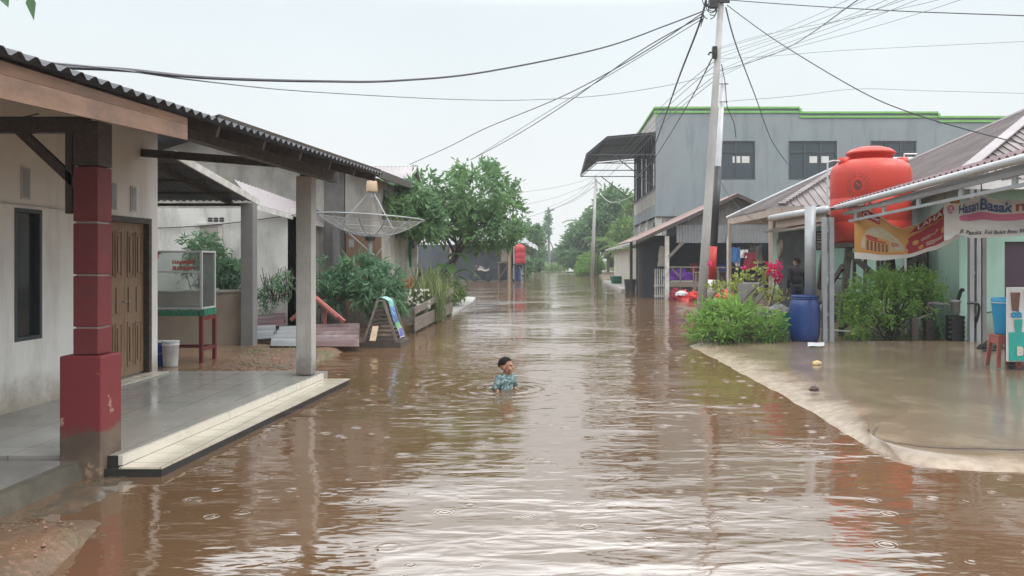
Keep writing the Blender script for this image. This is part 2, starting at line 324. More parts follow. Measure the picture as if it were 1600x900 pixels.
def ss(a,b,x):
    t = max(0,min(1,(x-a)/(b-a))); return t*t*(3-2*t)
def lerp(a,b,t): return a+(b-a)*t
def hgt(x,y):
    n = mnoise.noise(V((x*.9,y*.9,3.1))); n2 = mnoise.noise(V((x*3.7,y*3.7,9.1)))
    z = -.6
    # left bank
    zl = .06
    e0,e1 = -2.9,-3.7
    if y < 5.6:
        e0,e1 = -2.25+.25*n,-2.85+.25*n; zl = .14*ss(5.3,4.5,y)-.03
    elif y < 11: zl = -.03; e0,e1=-3.1,-3.6
    elif y < 30: zl = lerp(.05,.07,ss(11,14,y)); e0,e1 = -3.1,-4.0
    else: zl = lerp(.06,-.08,ss(30,36,y)); 
    if y > 72: zl = lerp(-.08,.15,ss(72,82,y)); e0,e1=-1.6,-3
    a = ss(-e0,-e1,-x); z = lerp(z, zl, a)
    zr = -.06; f0,f1 = 2.2,2.9
    if y < 6.4: zr = -.16; f0,f1=2.0,3.2
    elif y < 15: zr = -.06
    elif y < 26:
        zr = lerp(-.06,.05,ss(15,15.8,y))
        if y > 16.6: f0,f1 = lerp(2.2,3.7,ss(16.6,18,y)), lerp(2.9,4.6,ss(16.6,18,y))
    elif y < 62: zr = lerp(.05,-.06,ss(26,30,y)); f0,f1=3.2,4.4
    else: zr = lerp(-.06,.2,ss(62,76,y)); f0,f1 = 3.2,4.6
    z = lerp(z, zr, ss(f0,f1,x))
    z = lerp(z, .05, ss(92,108,y))
    return z + .035*n + (.018+.022*ss(5.8,5.2,y))*n2 + .012*ss(5.8,5.2,y)*mnoise.noise(V((x*9,y*9,1)))
def axis(fine0, fine1, step, far, grow=1.25):
    a = []; x = fine0
    while x <= fine1+1e-6: a.append(x); x += step
    s = step; x = fine1
    while x < far: s *= grow; x += s; a.append(x)
    return a
xs = axis(0,7,.14,500); xs = [-x for x in xs[::-1][:-1]] + xs
ys = axis(2.5,24,.16,60,1.03); k = ys[-1]; s_ = 1.5
while k < 900: k += s_; s_ *= 1.06; ys.append(k)
ys = [-200,-50,-10,0,1.2] + ys
m = MB()
for y in ys:
    for x in xs: m.v.append(V((x,y,hgt(x,y))))
nx = len(xs)
for j in range(len(ys)-1):
    for i in range(nx-1):
        a = j*nx+i; m.f.append((a,a+1,a+nx+1,a+nx))
gm, nt, b = nodes('muddy_ground'); L = nt.links.new
tc = N(nt,'ShaderNodeTexCoord')
n1 = N(nt,'ShaderNodeTexNoise', i_Scale=1.3, i_Detail=8.0); L(tc.outputs['Object'], n1.inputs['Vector'])
n2 = N(nt,'ShaderNodeTexNoise', i_Scale=.5, i_Detail=8.0, i_Roughness=.7); L(tc.outputs['Object'], n2.inputs['Vector'])
n3 = N(nt,'ShaderNodeTexNoise', i_Scale=22.0, i_Detail=5.0); L(tc.outputs['Object'], n3.inputs['Vector'])
c = mix(nt, ramp(nt,n1.outputs[0],[(.35,0),(.65,1)]), (.155,.09,.05), (.09,.06,.037))
c = mix(nt, ramp(nt,n2.outputs[0],[(.52,0),(.62,.8)]), c, (.085,.095,.035))
c = mix(nt, ramp(nt,n3.outputs[0],[(.55,0),(.72,.7)]), c, (.27,.15,.10))
L(c, b.inputs['Base Color']); L(ramp(nt,n1.outputs[0],[(.35,.35),(.65,.7)]), b.inputs['Roughness'])
bp = N(nt,'ShaderNodeBump', i_Strength=.7, i_Distance=.02); L(n3.outputs[0], bp.inputs['Height']); L(bp.outputs[0], b.inputs['Normal'])
tag(m.build('ground', gm, smooth=True), kind='structure')

# water: muddy, rain-ringed, slow ripples running across the road
wm, nt, b = nodes('flood_water'); L = nt.links.new
tc = N(nt,'ShaderNodeTexCoord')
b.inputs['Roughness'].default_value = .055; b.inputs['IOR'].default_value = 3.8
n0 = N(nt,'ShaderNodeTexNoise', i_Scale=.22, i_Detail=3.0); L(tc.outputs['Object'], n0.inputs['Vector'])
L(mix(nt, ramp(nt,n0.outputs[0],[(.35,0),(.65,1)]), (.14,.079,.039), (.125,.075,.041)), b.inputs['Base Color'])
def mp(scale, rot=0):
    q = N(nt,'ShaderNodeMapping'); q.inputs['Scale'].default_value = scale; q.inputs['Rotation'].default_value = (0,0,R(rot)); L(tc.outputs['Object'], q.inputs[0]); return q.outputs[0]
def math_(op,a,bb=None,c=None):
    q = N(nt,'ShaderNodeMath', operation=op)
    for i,x in enumerate((a,bb,c)):
        if x is None: continue
        if hasattr(x,'is_output'): L(x,q.inputs[i])
        else: q.inputs[i].default_value = x
    return q.outputs[0]
wA = N(nt,'ShaderNodeTexNoise', i_Scale=1.0, i_Detail=1.5, i_Roughness=.45, i_Distortion=.3); L(mp((.62,1.7,1),5), wA.inputs['Vector'])
wB = N(nt,'ShaderNodeTexNoise', i_Scale=1.0, i_Detail=2.0, i_Roughness=.5, i_Distortion=.4); L(mp((2.3,4.8,1),-6), wB.inputs['Vector'])
wD = N(nt,'ShaderNodeTexNoise', i_Scale=1.0, i_Detail=2.0, i_Roughness=.5, i_Distortion=.5); L(mp((3.6,10,1),4), wD.inputs['Vector'])
wC = N(nt,'ShaderNodeTexNoise', i_Scale=.3, i_Detail=1.0); L(tc.outputs['Object'], wC.inputs['Vector'])
amp = ramp(nt, wC.outputs[0], [(.38,.18),(.62,1.15)])
h = math_('ADD', math_('MULTIPLY', wA.outputs[0], .036), math_('ADD', math_('MULTIPLY', wB.outputs[0], .0155), math_('MULTIPLY', wD.outputs[0], .0055)))
h = math_('MULTIPLY', h, amp)
for sc_, off, fr in ((2.1,0,1.0),(3.4,7.3,1.0),(5.2,3.1,1.0)):
    q = N(nt,'ShaderNodeMapping'); q.inputs['Scale'].default_value = (sc_,sc_,0.0001); q.inputs['Location'].default_value = (off,off*.7,0); L(tc.outputs['Object'], q.inputs[0])
    vo = N(nt,'ShaderNodeTexVoronoi', i_Scale=1.0, i_Randomness=1.0); L(q.outputs[0], vo.inputs['Vector'])
    sep = N(nt,'ShaderNodeSeparateColor'); L(vo.outputs['Color'], sep.inputs[0])
    rad = math_('MULTIPLY_ADD', sep.outputs[1], .22, .05)
    d = math_('DIVIDE', vo.outputs['Distance'], rad)
    env = math_('MAXIMUM', math_('SUBTRACT', 1.0, math_('ABSOLUTE', math_('SUBTRACT', math_('MULTIPLY', d, 1.25), .75))), 0.0)
    ring = math_('MULTIPLY', math_('SINE', math_('MULTIPLY', vo.outputs['Distance'], 75.0)), env)
    on = math_('GREATER_THAN', sep.outputs[0], .58)
    h = math_('ADD', h, math_('MULTIPLY', math_('MULTIPLY', ring, on), .0013))
ct = N(nt,'ShaderNodeVectorMath', operation='DISTANCE'); L(tc.outputs['Object'], ct.inputs[0]); ct.inputs[1].default_value = tuple(G(790,608,0))
dd = ct.outputs['Value']
wk = math_('MULTIPLY', math_('SINE', math_('MULTIPLY', dd, 26.0)), math_('MULTIPLY', math_('POWER', 2.718, math_('MULTIPLY', dd, -1.9)), .009))
h = math_('ADD', h, wk)
bp = N(nt,'ShaderNodeBump', i_Strength=1.0, i_Distance=1.0); L(h, bp.inputs['Height']); L(bp.outputs[0], b.inputs['Normal'])
tag(MB().add([(-400,-60,0),(400,-60,0),(400,118,0),(-400,118,0)],[(0,1,2,3)]).build('water', wm), kind='structure')

# far dry road and the kerb of the shop ramp
road = surf('pale_wet_road', (.27,.265,.25), (.22,.215,.205), .35, .3, bump=.1)
MB().grid(lambda u,v: (lerp(1.2,7.2,u)+ (v**2)*12, lerp(100,330,v), .10+.02*v), 4, 12).build('road', road)['kind'] = 'structure'

# concrete yard on the right with its ramp, pale at the outer edge and fading inward
yard = surf('wet_concrete_yard', (.225,.17,.118), (.155,.118,.082), .17, .7, stain=(.29,.23,.16), sscale=.9, samt=.6, bump=.12, bscale=30, rvar=.1, slo=.52, shi=.62)
ramp_m, nt, b = nodes('pale_edge_concrete'); L = nt.links.new
tc = N(nt,'ShaderNodeTexCoord'); at_ = N(nt,'ShaderNodeAttribute'); at_.attribute_name = 'ramp_inset'
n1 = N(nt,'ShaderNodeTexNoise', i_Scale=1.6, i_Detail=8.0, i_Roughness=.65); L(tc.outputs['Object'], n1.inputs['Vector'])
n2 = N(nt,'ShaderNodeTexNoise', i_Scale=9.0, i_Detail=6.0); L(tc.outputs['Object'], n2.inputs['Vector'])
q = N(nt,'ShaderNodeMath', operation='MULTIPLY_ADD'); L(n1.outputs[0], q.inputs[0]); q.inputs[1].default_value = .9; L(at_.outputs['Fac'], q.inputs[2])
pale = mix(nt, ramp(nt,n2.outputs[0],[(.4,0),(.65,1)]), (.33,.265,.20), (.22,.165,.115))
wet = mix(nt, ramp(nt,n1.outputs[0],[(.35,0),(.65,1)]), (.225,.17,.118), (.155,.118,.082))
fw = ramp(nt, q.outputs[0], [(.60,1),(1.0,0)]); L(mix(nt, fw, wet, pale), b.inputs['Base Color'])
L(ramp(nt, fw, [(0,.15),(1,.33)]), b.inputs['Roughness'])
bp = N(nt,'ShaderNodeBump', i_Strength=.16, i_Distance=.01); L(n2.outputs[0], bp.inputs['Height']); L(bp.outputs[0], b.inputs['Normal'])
def yedge(u):                          # outline of the yard from its far corner round to the right
    far = [(2.5,15.2),(2.57,13.5),(2.62,12),(2.66,10.5),(2.70,9),(2.73,7.7),(2.76,6.85),(2.95,6.35),(3.6,6.17),(4.8,6.15),(8,6.15),(14,6.2)]
    q = smoothpts([(x,y,0) for x,y in far], 6); i = u*(len(q)-1); k = int(i); k2 = min(k+1,len(q)-1)
    p = q[k].lerp(q[k2], i-k)
    return p + V((.045*mnoise.noise(p*1.7)+.02*mnoise.noise(p*7), .03*mnoise.noise(p*1.9+V((5,0,0)))+.015*mnoise.noise(p*8), 0))
def inner(u):
    p = yedge(u); wd = lerp(.55+.75*math.sin(math.pi*min(1,max(0,(15.2-p.y)/8.4)))**.8, .55, ss(.46,.60,u))
    cx, cy = (wd, 0) if u < .38 else ((wd*(1-ss(.38,.6,u)), wd*ss(.38,.6,u)))
    q = p + V((cx, cy, .075)); q.x += .02*mnoise.noise(q*1.1)+.008*mnoise.noise(q*9); q.y += .02*mnoise.noise(q*1.6)+.01*mnoise.noise(q*9); return q
def ramp_fn(u,v):
    a = yedge(u); a.z = -.035; b_ = inner(u)
    p = a.lerp(b_, v); p.z = -.035+.11*min(1,ss(-.55,.62,v)*1.36-.36 if v<.62 else 1) - .004*mnoise.noise(p*4)
    return p
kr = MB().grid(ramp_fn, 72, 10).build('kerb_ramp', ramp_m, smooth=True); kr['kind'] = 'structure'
wa = kr.data.attributes.new('ramp_inset','FLOAT','POINT'); wa.data.foreach_set('value', [(i%11)/10 for i in range(73*11)])
def yard_fn(u,v):
    a = inner(u); t = V((14.2, lerp(15.9, 9, ss(.3,1,u)), .085)); 
    if u < .45: t = V((14.2, lerp(15.6,10,u/.45), .085))
    else: t = V((14.2, lerp(10,6.6,(u-.45)/.55), .085))
    return a.lerp(t, v)
MB().grid(yard_fn, 72, 20).build('pavement', yard, smooth=True)['kind'] = 'structure'
# crack along the broken front edge of the yard
m = MB(); pts = []
for i in range(26):
    u = .50+.5*i/25; q = inner(u); q.y -= .1+.05*mnoise.noise(V((i*.6,0,0))); q.z = ramp_fn(u,.85).z+.004; q.x += .03*mnoise.noise(V((0,i*.8,0))); pts.append(q)
for i in range(25):
    a,b_ = pts[i],pts[i+1]; t = .012+.03*abs(mnoise.noise(V((i,2,0)))); m.add([a+V((0,-t,0)), b_+V((0,-t,0)), b_+V((0,t,.002)), a+V((0,t,.002))],[(0,1,2,3)])
m.build('kerb_crack', M['stone'])['kind'] = 'structure'

# thin rain haze over the street
hm = bpy.data.materials.new('rain_haze'); hm.use_nodes = True; nt = hm.node_tree; nt.nodes.clear()
o_ = N(nt,'ShaderNodeOutputMaterial'); v_ = N(nt,'ShaderNodeVolumePrincipled'); v_.inputs['Color'].default_value = (.86,.9,.93,1); v_.inputs['Density'].default_value = HAZE; v_.inputs['Anisotropy'].default_value = .2
nt.links.new(v_.outputs[0], o_.inputs['Volume'])
hz = MB().box(-260,-30,-1.8,260,260,16).build('haze', hm); hz['kind'] = 'stuff'

def mudpath(u,v):
    a = smoothpts([G(12,806,.0),G(80,765,.0),G(150,742,.0),G(245,732,.0)],6); c = smoothpts([G(60,836,.0),G(120,815,.0),G(205,768,.0),G(310,708,.0)],6)
    i = u*18; k = min(17,int(i)); p = a[k].lerp(a[k+1],i-k).lerp(c[k].lerp(c[k+1],i-k), v)
    p.z = -.03+.05*math.sin(math.pi*min(1,v*1.05))*math.sin(math.pi*(.08+.84*u))+.028*mnoise.noise(p*4.5)+.012*mnoise.noise(p*14); return p
MB().grid(mudpath,48,20).build('path', surf('wet_dark_concrete',(.12,.09,.06),(.06,.055,.042),.25,2.5,stain=(.19,.12,.075),sscale=3,samt=.7,bump=.4,bscale=20), smooth=True)['kind']='structure'
# ---------------------------------------------------------------- left: porch house
tile, nt, b = nodes('wet_floor_tiles'); L = nt.links.new
tc = N(nt,'ShaderNodeTexCoord')
br = N(nt,'ShaderNodeTexBrick'); br.offset = 0; br.inputs['Scale'].default_value = 1; br.inputs['Mortar Size'].default_value = .006
br.inputs['Brick Width'].default_value = .4; br.inputs['Row Height'].default_value = .4
br.inputs['Color1'].default_value = (.30,.30,.28,1); br.inputs['Color2'].default_value = (.34,.335,.315,1); br.inputs['Mortar'].default_value = (.16,.155,.145,1)
L(tc.outputs['Object'], br.inputs['Vector'])
n1 = N(nt,'ShaderNodeTexNoise', i_Scale=.8, i_Detail=6.0); L(tc.outputs['Object'], n1.inputs['Vector'])
L(mix(nt, ramp(nt,n1.outputs[0],[(.45,0),(.7,.5)]), br.outputs[0], (.20,.18,.155)), b.inputs['Base Color'])
L(ramp(nt,n1.outputs[0],[(.38,.05),(.62,.3)]), b.inputs['Roughness'])
bp = N(nt,'ShaderNodeBump', i_Strength=.25, i_Distance=.003); L(br.outputs[1], bp.inputs['Height']); bp.invert = True; L(bp.outputs[0], b.inputs['Normal'])
wetslab = surf('wet_grey_slab', (.17,.165,.155), (.12,.115,.11), .16, 1.2, stain=(.07,.075,.06), samt=.6, bump=.06, rvar=.1)

H1 = thing('porch_house', 'white plastered house with tiled porch, carved double door and corrugated eave', 'house', (-5.4,8,0))
m = MB()
m.box(-5.35,2.6,-.05,-5.55,7.89,3.39); m.box(-5.35,7.89,-.05,-5.55,8.31,.83); m.box(-5.35,7.89,2.16,-5.55,8.31,3.39)
m.box(-5.35,8.31,-.05,-5.55,9.45,3.39); m.box(-5.35,9.45,2.18,-5.55,10.53,3.41); m.box(-5.35,10.53,-.05,-5.55,10.72,3.41)
m.box(-5.55,10.60,-.05,-12,10.72,3.3)
m.build('wall', M['porch_plaster'], H1)
# vents: shallow grey recess boxes
for vy in (7.98, 9.57, 10.03):
    v_ = MB().box(-5.352,vy,2.25,-5.335,vy+.13,2.57).build('vent', M['grey_plaster'], H1)
    MB().box(-5.337,vy+.018,2.27,-5.331,vy+.112,2.55).build('vent_slot', M['grey_metal'], v_)
wn = MB()
for a in ((7.89,7.93),(8.27,8.31)): wn.box(-5.345,a[0],.83,-5.47,a[1],2.16)
wn.box(-5.345,7.93,.83,-5.47,8.27,.87).box(-5.345,7.93,2.12,-5.47,8.27,2.16)
wn = wn.build('window', M['frame_dark'], H1); MB().box(-5.40,7.93,.87,-5.41,8.27,2.12).build('pane', M['black_glass'], wn)
wn2 = MB().box(-5.345,7.08,.83,-5.33,7.5,2.16).build('window', M['frame_dark'], H1); MB().box(-5.332,7.12,.87,-5.325,7.46,2.12).build('pane', M['black_glass'], wn2)
fr = MB().box(-5.33,9.45,.17,-5.5,9.52,2.18).box(-5.33,10.46,.17,-5.5,10.53,2.18).box(-5.33,9.52,2.11,-5.5,10.46,2.18).build('door_frame', M['dark_wood'], H1)
for s in (0,1):
    y0 = 9.522+s*.47; y1 = y0+.465
    d = MB().box(-5.40,y0,.19,-5.44,y1,2.11)
    for z0,z1 in ((.30,.86),(1.42,2.0)):
        for k in (0,1):
            a = y0+.06+k*.19; bb = a+.155
            d.box(-5.40,a,z0,-5.388,a+.022,z1).box(-5.40,bb-.022,z0,-5.388,bb,z1).box(-5.40,a+.022,z0,-5.388,bb-.022,z0+.022).box(-5.40,a+.022,z1-.022,-5.388,bb-.022,z1)
            d.box(-5.40,a+.05,z0+.06,-5.385,bb-.05,z1-.06)
    for k in (0,1):
        a = y0+.06+k*.19; d.box(-5.40,a+.02,.98,-5.387,a+.135,1.30)
    d = d.build('door', M['door_wood'], H1, bevel=.004)
    MB().tube([(-5.385,10.02-.09*(1-s)+.0*s,1.12),(-5.345,10.02-.09*(1-s),1.12),(-5.345,9.95+.04*s-.05*(1-s),1.12)],.011).build('handle', M['grey_metal'], d)
MB().box(-5.12,9.4,.152,-5.36,10.56,.17).build('door_sill', M['cream_tile'], H1)
# conduit along the wall
MB().tube([(-5.335,6.5,2.19),(-5.335,8.3,2.185),(-5.335,9.0,2.17)],.012).build('conduit', M['white_plastic'], H1)
# floor and step
def lineX(y,off=0): return -3.34+.057*(y-6.2)+off
m = MB(); m.prism([(-12,6.12,-.1),(lineX(6.12),6.12,-.1),(lineX(10.75),10.75,-.1),(-12,10.75,-.1)],(0,0,.248)); m.build('porch_floor', tile, H1)
def skew(x0,x1,y0,y1,z0,z1,name,mat): return MB().prism([(lineX(y0,x0),y0,z0),(lineX(y0,x1),y0,z0),(lineX(y1,x1),y1,z0),(lineX(y1,x0),y1,z0)],(0,0,z1-z0)).build(name,mat,H1)
skew(0.002,.035,6.1,10.5,.078,.152,'step_riser',M['cream_tile'])
skew(-.3,.355,6.06,10.55,-.1,.060,'step_base',M['black_paint'])
skew(-.09,.0,6.105,6.118,-.02,.149,'step_end',M['black_paint'])
ctile, nt, b = nodes('cream_step_tiles'); L = nt.links.new
tc = N(nt,'ShaderNodeTexCoord'); br = N(nt,'ShaderNodeTexBrick'); br.offset=0; br.inputs['Scale'].default_value=1; br.inputs['Brick Width'].default_value=.3; br.inputs['Row Height'].default_value=.3; br.inputs['Mortar Size'].default_value=.005
br.inputs['Color1'].default_value=(.60,.56,.46,1); br.inputs['Color2'].default_value=(.55,.51,.42,1); br.inputs['Mortar'].default_value=(.25,.22,.18,1); L(tc.outputs['Object'], br.inputs['Vector'])
n1 = N(nt,'ShaderNodeTexNoise', i_Scale=2.2, i_Detail=6.0); L(tc.outputs['Object'], n1.inputs['Vector'])
L(mix(nt, ramp(nt,n1.outputs[0],[(.5,0),(.7,.5)]), br.outputs[0], (.33,.27,.20)), b.inputs['Base Color']); b.inputs['Roughness'].default_value=.16
skew(.036,.362,6.05,10.56,.062,.075,'step_tread',ctile)
m = MB(); m.box(-12,3.4,-.2,-3.60,6.075,.128); m.build('front_slab', wetslab, H1)
moss = surf('mossy_kerb', (.12,.105,.08), (.07,.065,.05), .6, 5, stain=(.03,.04,.025), sscale=3, samt=.6, bump=.4)
m = MB(); m.prism([(-3.60,6.07,-.2),(-3.50,6.07,-.2),(-3.58,6.07,.132),(-3.66,6.07,.132)], (0,-2.7,0)); m.build('slab_kerb', moss, H1)
# roof: corrugated sheet falling to the road, eave line a little skewed as in the photo
e0 = V((-2.97,2.6,2.715)); e1 = V((-2.40,11.1,2.83))
r0 = e0+V((-6.6,0,1.75)); r1 = e1+V((-7.2,0,1.75))
MB().corr(e0,e1,r0,r1,.125,.019).build('roof', M['dark_sheet'], H1, smooth=True, solid=.003)
dz = V((0,0,-.04))
f0 = e0+V((-.05,0,-.045)); f1 = f0.lerp(e1+V((-.05,0,-.045)), .405)
MB().prism([f0+V((0,0,-.085)), f0+V((0,0,-.225)), f1+V((0,0,-.165)), f1+V((0,0,-.055))], (-.025,0,0)).build('fascia', M['fascia_wood'], H1); MB().prism([f0, f0+V((0,0,-.083)), f1+V((0,0,-.053)), f1], (-.022,0,0)).build('fascia_top', M['wood'], H1)
m = MB(); m.beam((-3.42,2.6,2.78),(-3.10,11.2,2.80),.10,.17); m.build('eave_beam', M['dark_wood'], H1)
m = MB()
for k in range(10):
    y = 3.1+k*.88; t = (y-2.6)/8.5; e = e0.lerp(e1,t)
    m.beam(e+V((-.1,0,-.062)), e+V((-3.2,0,.755)), .05,.09)
for dx in (.8,1.6,2.3): m.beam(e0+V((-dx,0,dx*.265-.035)), e1+V((-dx,0,dx*.265-.035)), .05,.05)
m.build('rafters', M['dark_wood'], H1)
for a_,b_,w_,h_ in (((-5.34,10.3,3.02),(-3.3,10.3,2.86),.06,.10),((-5.34,6.15,2.68),(-3.6,6.15,2.68),.08,.12)): MB().beam(a_,b_,w_,h_).build('tie_beam', M['dark_wood'], H1)
MB().beam((-4.15,6.15,2.66),(-3.66,6.15,2.2),.05,.07).build('brace', M['dark_wood'], H1); MB().beam((-3.74,6.15,2.0),(-3.74,6.15,2.64),.05,.05).build('strut', M['dark_wood'], H1)
# columns
m = MB(); z = .62
m2 = MB().box(-3.745,6.02,-.12,-3.43,6.31,.92)
basem, nt, b = nodes('red_base_worn'); L = nt.links.new
tc = N(nt,'ShaderNodeTexCoord'); sx = N(nt,'ShaderNodeSeparateXYZ'); L(tc.outputs['Object'], sx.inputs[0])
n1 = N(nt,'ShaderNodeTexNoise', i_Scale=6.0, i_Detail=8.0, i_Roughness=.7); L(tc.outputs['Object'], n1.inputs['Vector'])
n2 = N(nt,'ShaderNodeTexNoise', i_Scale=3.0, i_Detail=6.0); L(tc.outputs['Object'], n2.inputs['Vector'])
ad = N(nt,'ShaderNodeMath', operation='MULTIPLY_ADD'); L(n1.outputs[0], ad.inputs[0]); ad.inputs[1].default_value=.45; L(sx.outputs[2], ad.inputs[2])
c = mix(nt, ramp(nt,ad.outputs[0],[(.55,1),(.61,0)]), (.165,.02,.026), mix(nt, ramp(nt,n2.outputs[0],[(.4,0),(.6,1)]), (.085,.06,.045), (.15,.11,.08)))
n4 = N(nt,'ShaderNodeTexNoise', i_Scale=4.5, i_Detail=7.0, i_Roughness=.6); L(tc.outputs['Object'], n4.inputs['Vector'])
c = mix(nt, ramp(nt,n4.outputs[0],[(.61,0),(.64,.85)]), c, (.36,.25,.18))
L(c, b.inputs['Base Color']); b.inputs['Roughness'].default_value=.55
bp = N(nt,'ShaderNodeBump', i_Strength=.3, i_Distance=.01); L(n1.outputs[0], bp.inputs['Height']); L(bp.outputs[0], b.inputs['Normal'])
C1 = thing('porch_column', 'dark red square column with white grooves on a stained red base', 'column', (-3.57,6.16,0), 'porch columns')
o = m2.build('base', basem, C1, bevel=.012)
cz = [.92,1.13,1.53,1.93,2.36]
for i in range(4):
    MB().box(-3.665,6.06,cz[i]+.007,-3.475,6.25,cz[i+1]-.007).build('shaft_block', M['red_paint'], C1, bevel=.006)
    if i: MB().box(-3.65,6.075,cz[i]-.007,-3.49,6.235,cz[i]+.007).build('groove', M['concrete'], C1)
MB().box(-3.665,6.06,2.362,-3.475,6.25,2.70).build('capital', M['dark_wood'], C1)
C2 = thing('porch_column', 'bare pale concrete column at the far corner of the tiled porch', 'column', (-3.25,10.4,.16), 'porch columns')
MB().box(-3.36,10.3,.16,-3.16,10.5,2.72).build('shaft', M['post_concrete'], C2, bevel=.008)
MB().box(-3.32,10.34,2.72,-3.2,10.46,2.78).build('capital', M['dark_wood'], C2)
# cable dangling on the fascia
def wire(name, label, pts, r=.012, group=None, mat='cable', cat='cable', n=8):
    q = smoothpts([P(*p) for p in pts], n)
    o = MB().tube(q, r, 5).build(name, M[mat], origin=tuple(q[0])); return tag(o, label, cat, group)

# ---------------------------------------------------------------- left: carport with cart, low wall
K = thing('carport', 'dark lean-to carport roof on one grey post beside the white house', 'carport', (-5.55,14.4,0))
a0 = V((-5.30,11.0,3.13)); a1 = V((-5.58,14.9,2.74))
MB().corr(a0+V((-7.5,0,0)), a0, a1+V((-7.5,0,0)), a1, .12,.012).build('roof', M['dark_sheet'], K, smooth=True, solid=.003)
m = MB()
for k in range(3): m.beam(a0+V((-.5-k*2.0,0,-.05)), a1+V((-.5-k*2.0,.08,-.05)), .05,.09)
m.build('rafters', M['dark_wood'], K)
m = MB()
for t in (.1,.38,.66,.96): m.beam(a0.lerp(a1,t)+V((-7.5,0,-.1)), a0.lerp(a1,t)+V((-.05,0,-.1)), .05,.05)
m.build('purlins', M['dark_wood'], K)
MB().beam(a0+V((.03,0,-.03)), a1+V((.03,0,-.03)), .03,.11).build('bargeboard', M['white_wood'], K)
MB().box(-5.66,14.32,-.05,-5.44,14.54,2.66).build('post', M['dark_concrete'], K, bevel=.008)
wetfloor = surf('wet_earth_floor', (.24,.15,.09), (.17,.11,.07), .12, .9, stain=(.10,.07,.05), samt=.5, bump=.03, rvar=.08)
m = MB(); m.prism([(-12,10.96,-.1),(-5.0,10.96,-.1),(-5.0,11.6,-.1),(-5.42,14.5,-.1),(-12,14.5,-.1)], (0,0,.20)); m.build('floor', wetfloor, K)
LW = thing('low_wall', 'low tan plastered wall behind the glass food cart', 'wall', (-6.5,14.55,0))
MB().box(-12,14.5,-.05,-5.66,14.62,1.05).build('panel', M['tan_plaster'], LW); MB().box(-12,14.48,1.05,-5.66,14.64,1.09).build('coping', M['concrete'], LW)

# food cart with glass case
FC = thing('food_cart', 'food cart with aluminium glass case on a red wooden table', 'food cart', (-6.2,12.3,.1))
cx0,cx1,cy0,cy1 = -7.35,-5.30,11.95,12.45
for x in (cx0+.02,cx1-.02):
    for y in (cy0+.02,cy1-.02): MB().beam((x,y,.10),(x,y,.86),.05,.05).build('leg', M['red_paint'], FC)
MB().box(cx0,cy0,.80,cx1,cy1,.86).build('table_top', M['wood'], FC)
MB().beam((cx1-.02,cy0,.30),(cx1-.02,cy1,.30),.04,.05).beam((cx0,cy1-.02,.30),(cx1,cy1-.02,.30),.04,.05).beam((cx1-.02,cy0,.77),(cx1-.02,cy1,.77),.045,.07).build('rail', M['red_paint'], FC)
m = MB()
for k in range(24):
    x = cx0+.04+k*.086; m.box(x,cy0-.012,.80,x+.07,cy0-.004,.89+.01*(k%2))
for k in range(6):
    y = cy0+.01+k*.08; m.box(cx1+.004,y,.80,cx1+.012,y+.066,.90)
m.build('scalloped_trim', M['green_plastic'], FC)
m = MB(); zt = 1.78; zb = .90
for x in (cx0+.02,cx1-.02):
    for y in (cy0+.02,cy1-.02): m.box(x-.016,y-.016,zb,x+.016,y+.016,zt)
for z in (zb+.016,zt-.016):
    for y in (cy0+.02,cy1-.02): m.box(cx0+.036,y-.014,z-.014,cx1-.036,y+.014,z+.014)
    for x in (cx0+.02,cx1-.02): m.box(x-.014,cy0+.036,z-.014,x+.014,cy1-.036,z+.014)
m.box(cx0+.036,cy0+.006,zt-.33,cx1-.036,cy0+.03,zt-.31)
m.build('case_frame', M['light_metal'], FC)
for z in (1.16,1.46): MB().box(cx0+.04,cy0+.05,z,cx1-.03,cy1-.05,z+.008).build('glass_shelf', M['glass'], FC)
for a in ((cx0+.036,cy0+.018,zb+.03,cx1-.036,cy0+.022,zt-.03),(cx1-.022,cy0+.036,zb+.03,cx1-.018,cy1-.036,zt-.03)):
    MB().box(*a).build('pane', M['glass'], FC)
def text_mesh(s, size=1, bold=0.0, shear=0, spacing=1):
    cu = bpy.data.curves.new('lettering','FONT'); cu.body = s; cu.size = size; cu.offset = bold; cu.shear = shear; cu.space_character = spacing
    cu.resolution_u = 3
    o = bpy.data.objects.new('lettering', cu); col.objects.link(o)
    bpy.context.view_layer.update()
    me = bpy.data.meshes.new_from_object(o.evaluated_get(bpy.context.evaluated_depsgraph_get()))
    vs = [v.co.copy() for v in me.vertices]; fs = [tuple(p.vertices) for p in me.polygons]
    bpy.data.objects.remove(o); bpy.data.meshes.remove(me); bpy.data.curves.remove(cu)
    return vs, fs
def text_on(s, fn, name, mat, parent, size=1, bold=0, shear=0, width=None, spacing=1):
    """lettering mapped onto a surface: fn(u, v) with u, v in the text's own units"""
    vs, fs = text_mesh(s, size, bold, shear, spacing)
    if width:
        x0 = min(v.x for v in vs); x1 = max(v.x for v in vs); k = width/(x1-x0)
        for v in vs: v.x = (v.x-x0)*k
    m = MB(); m.add([fn(v.x, v.y) for v in vs], fs); return m.build(name, mat, parent)
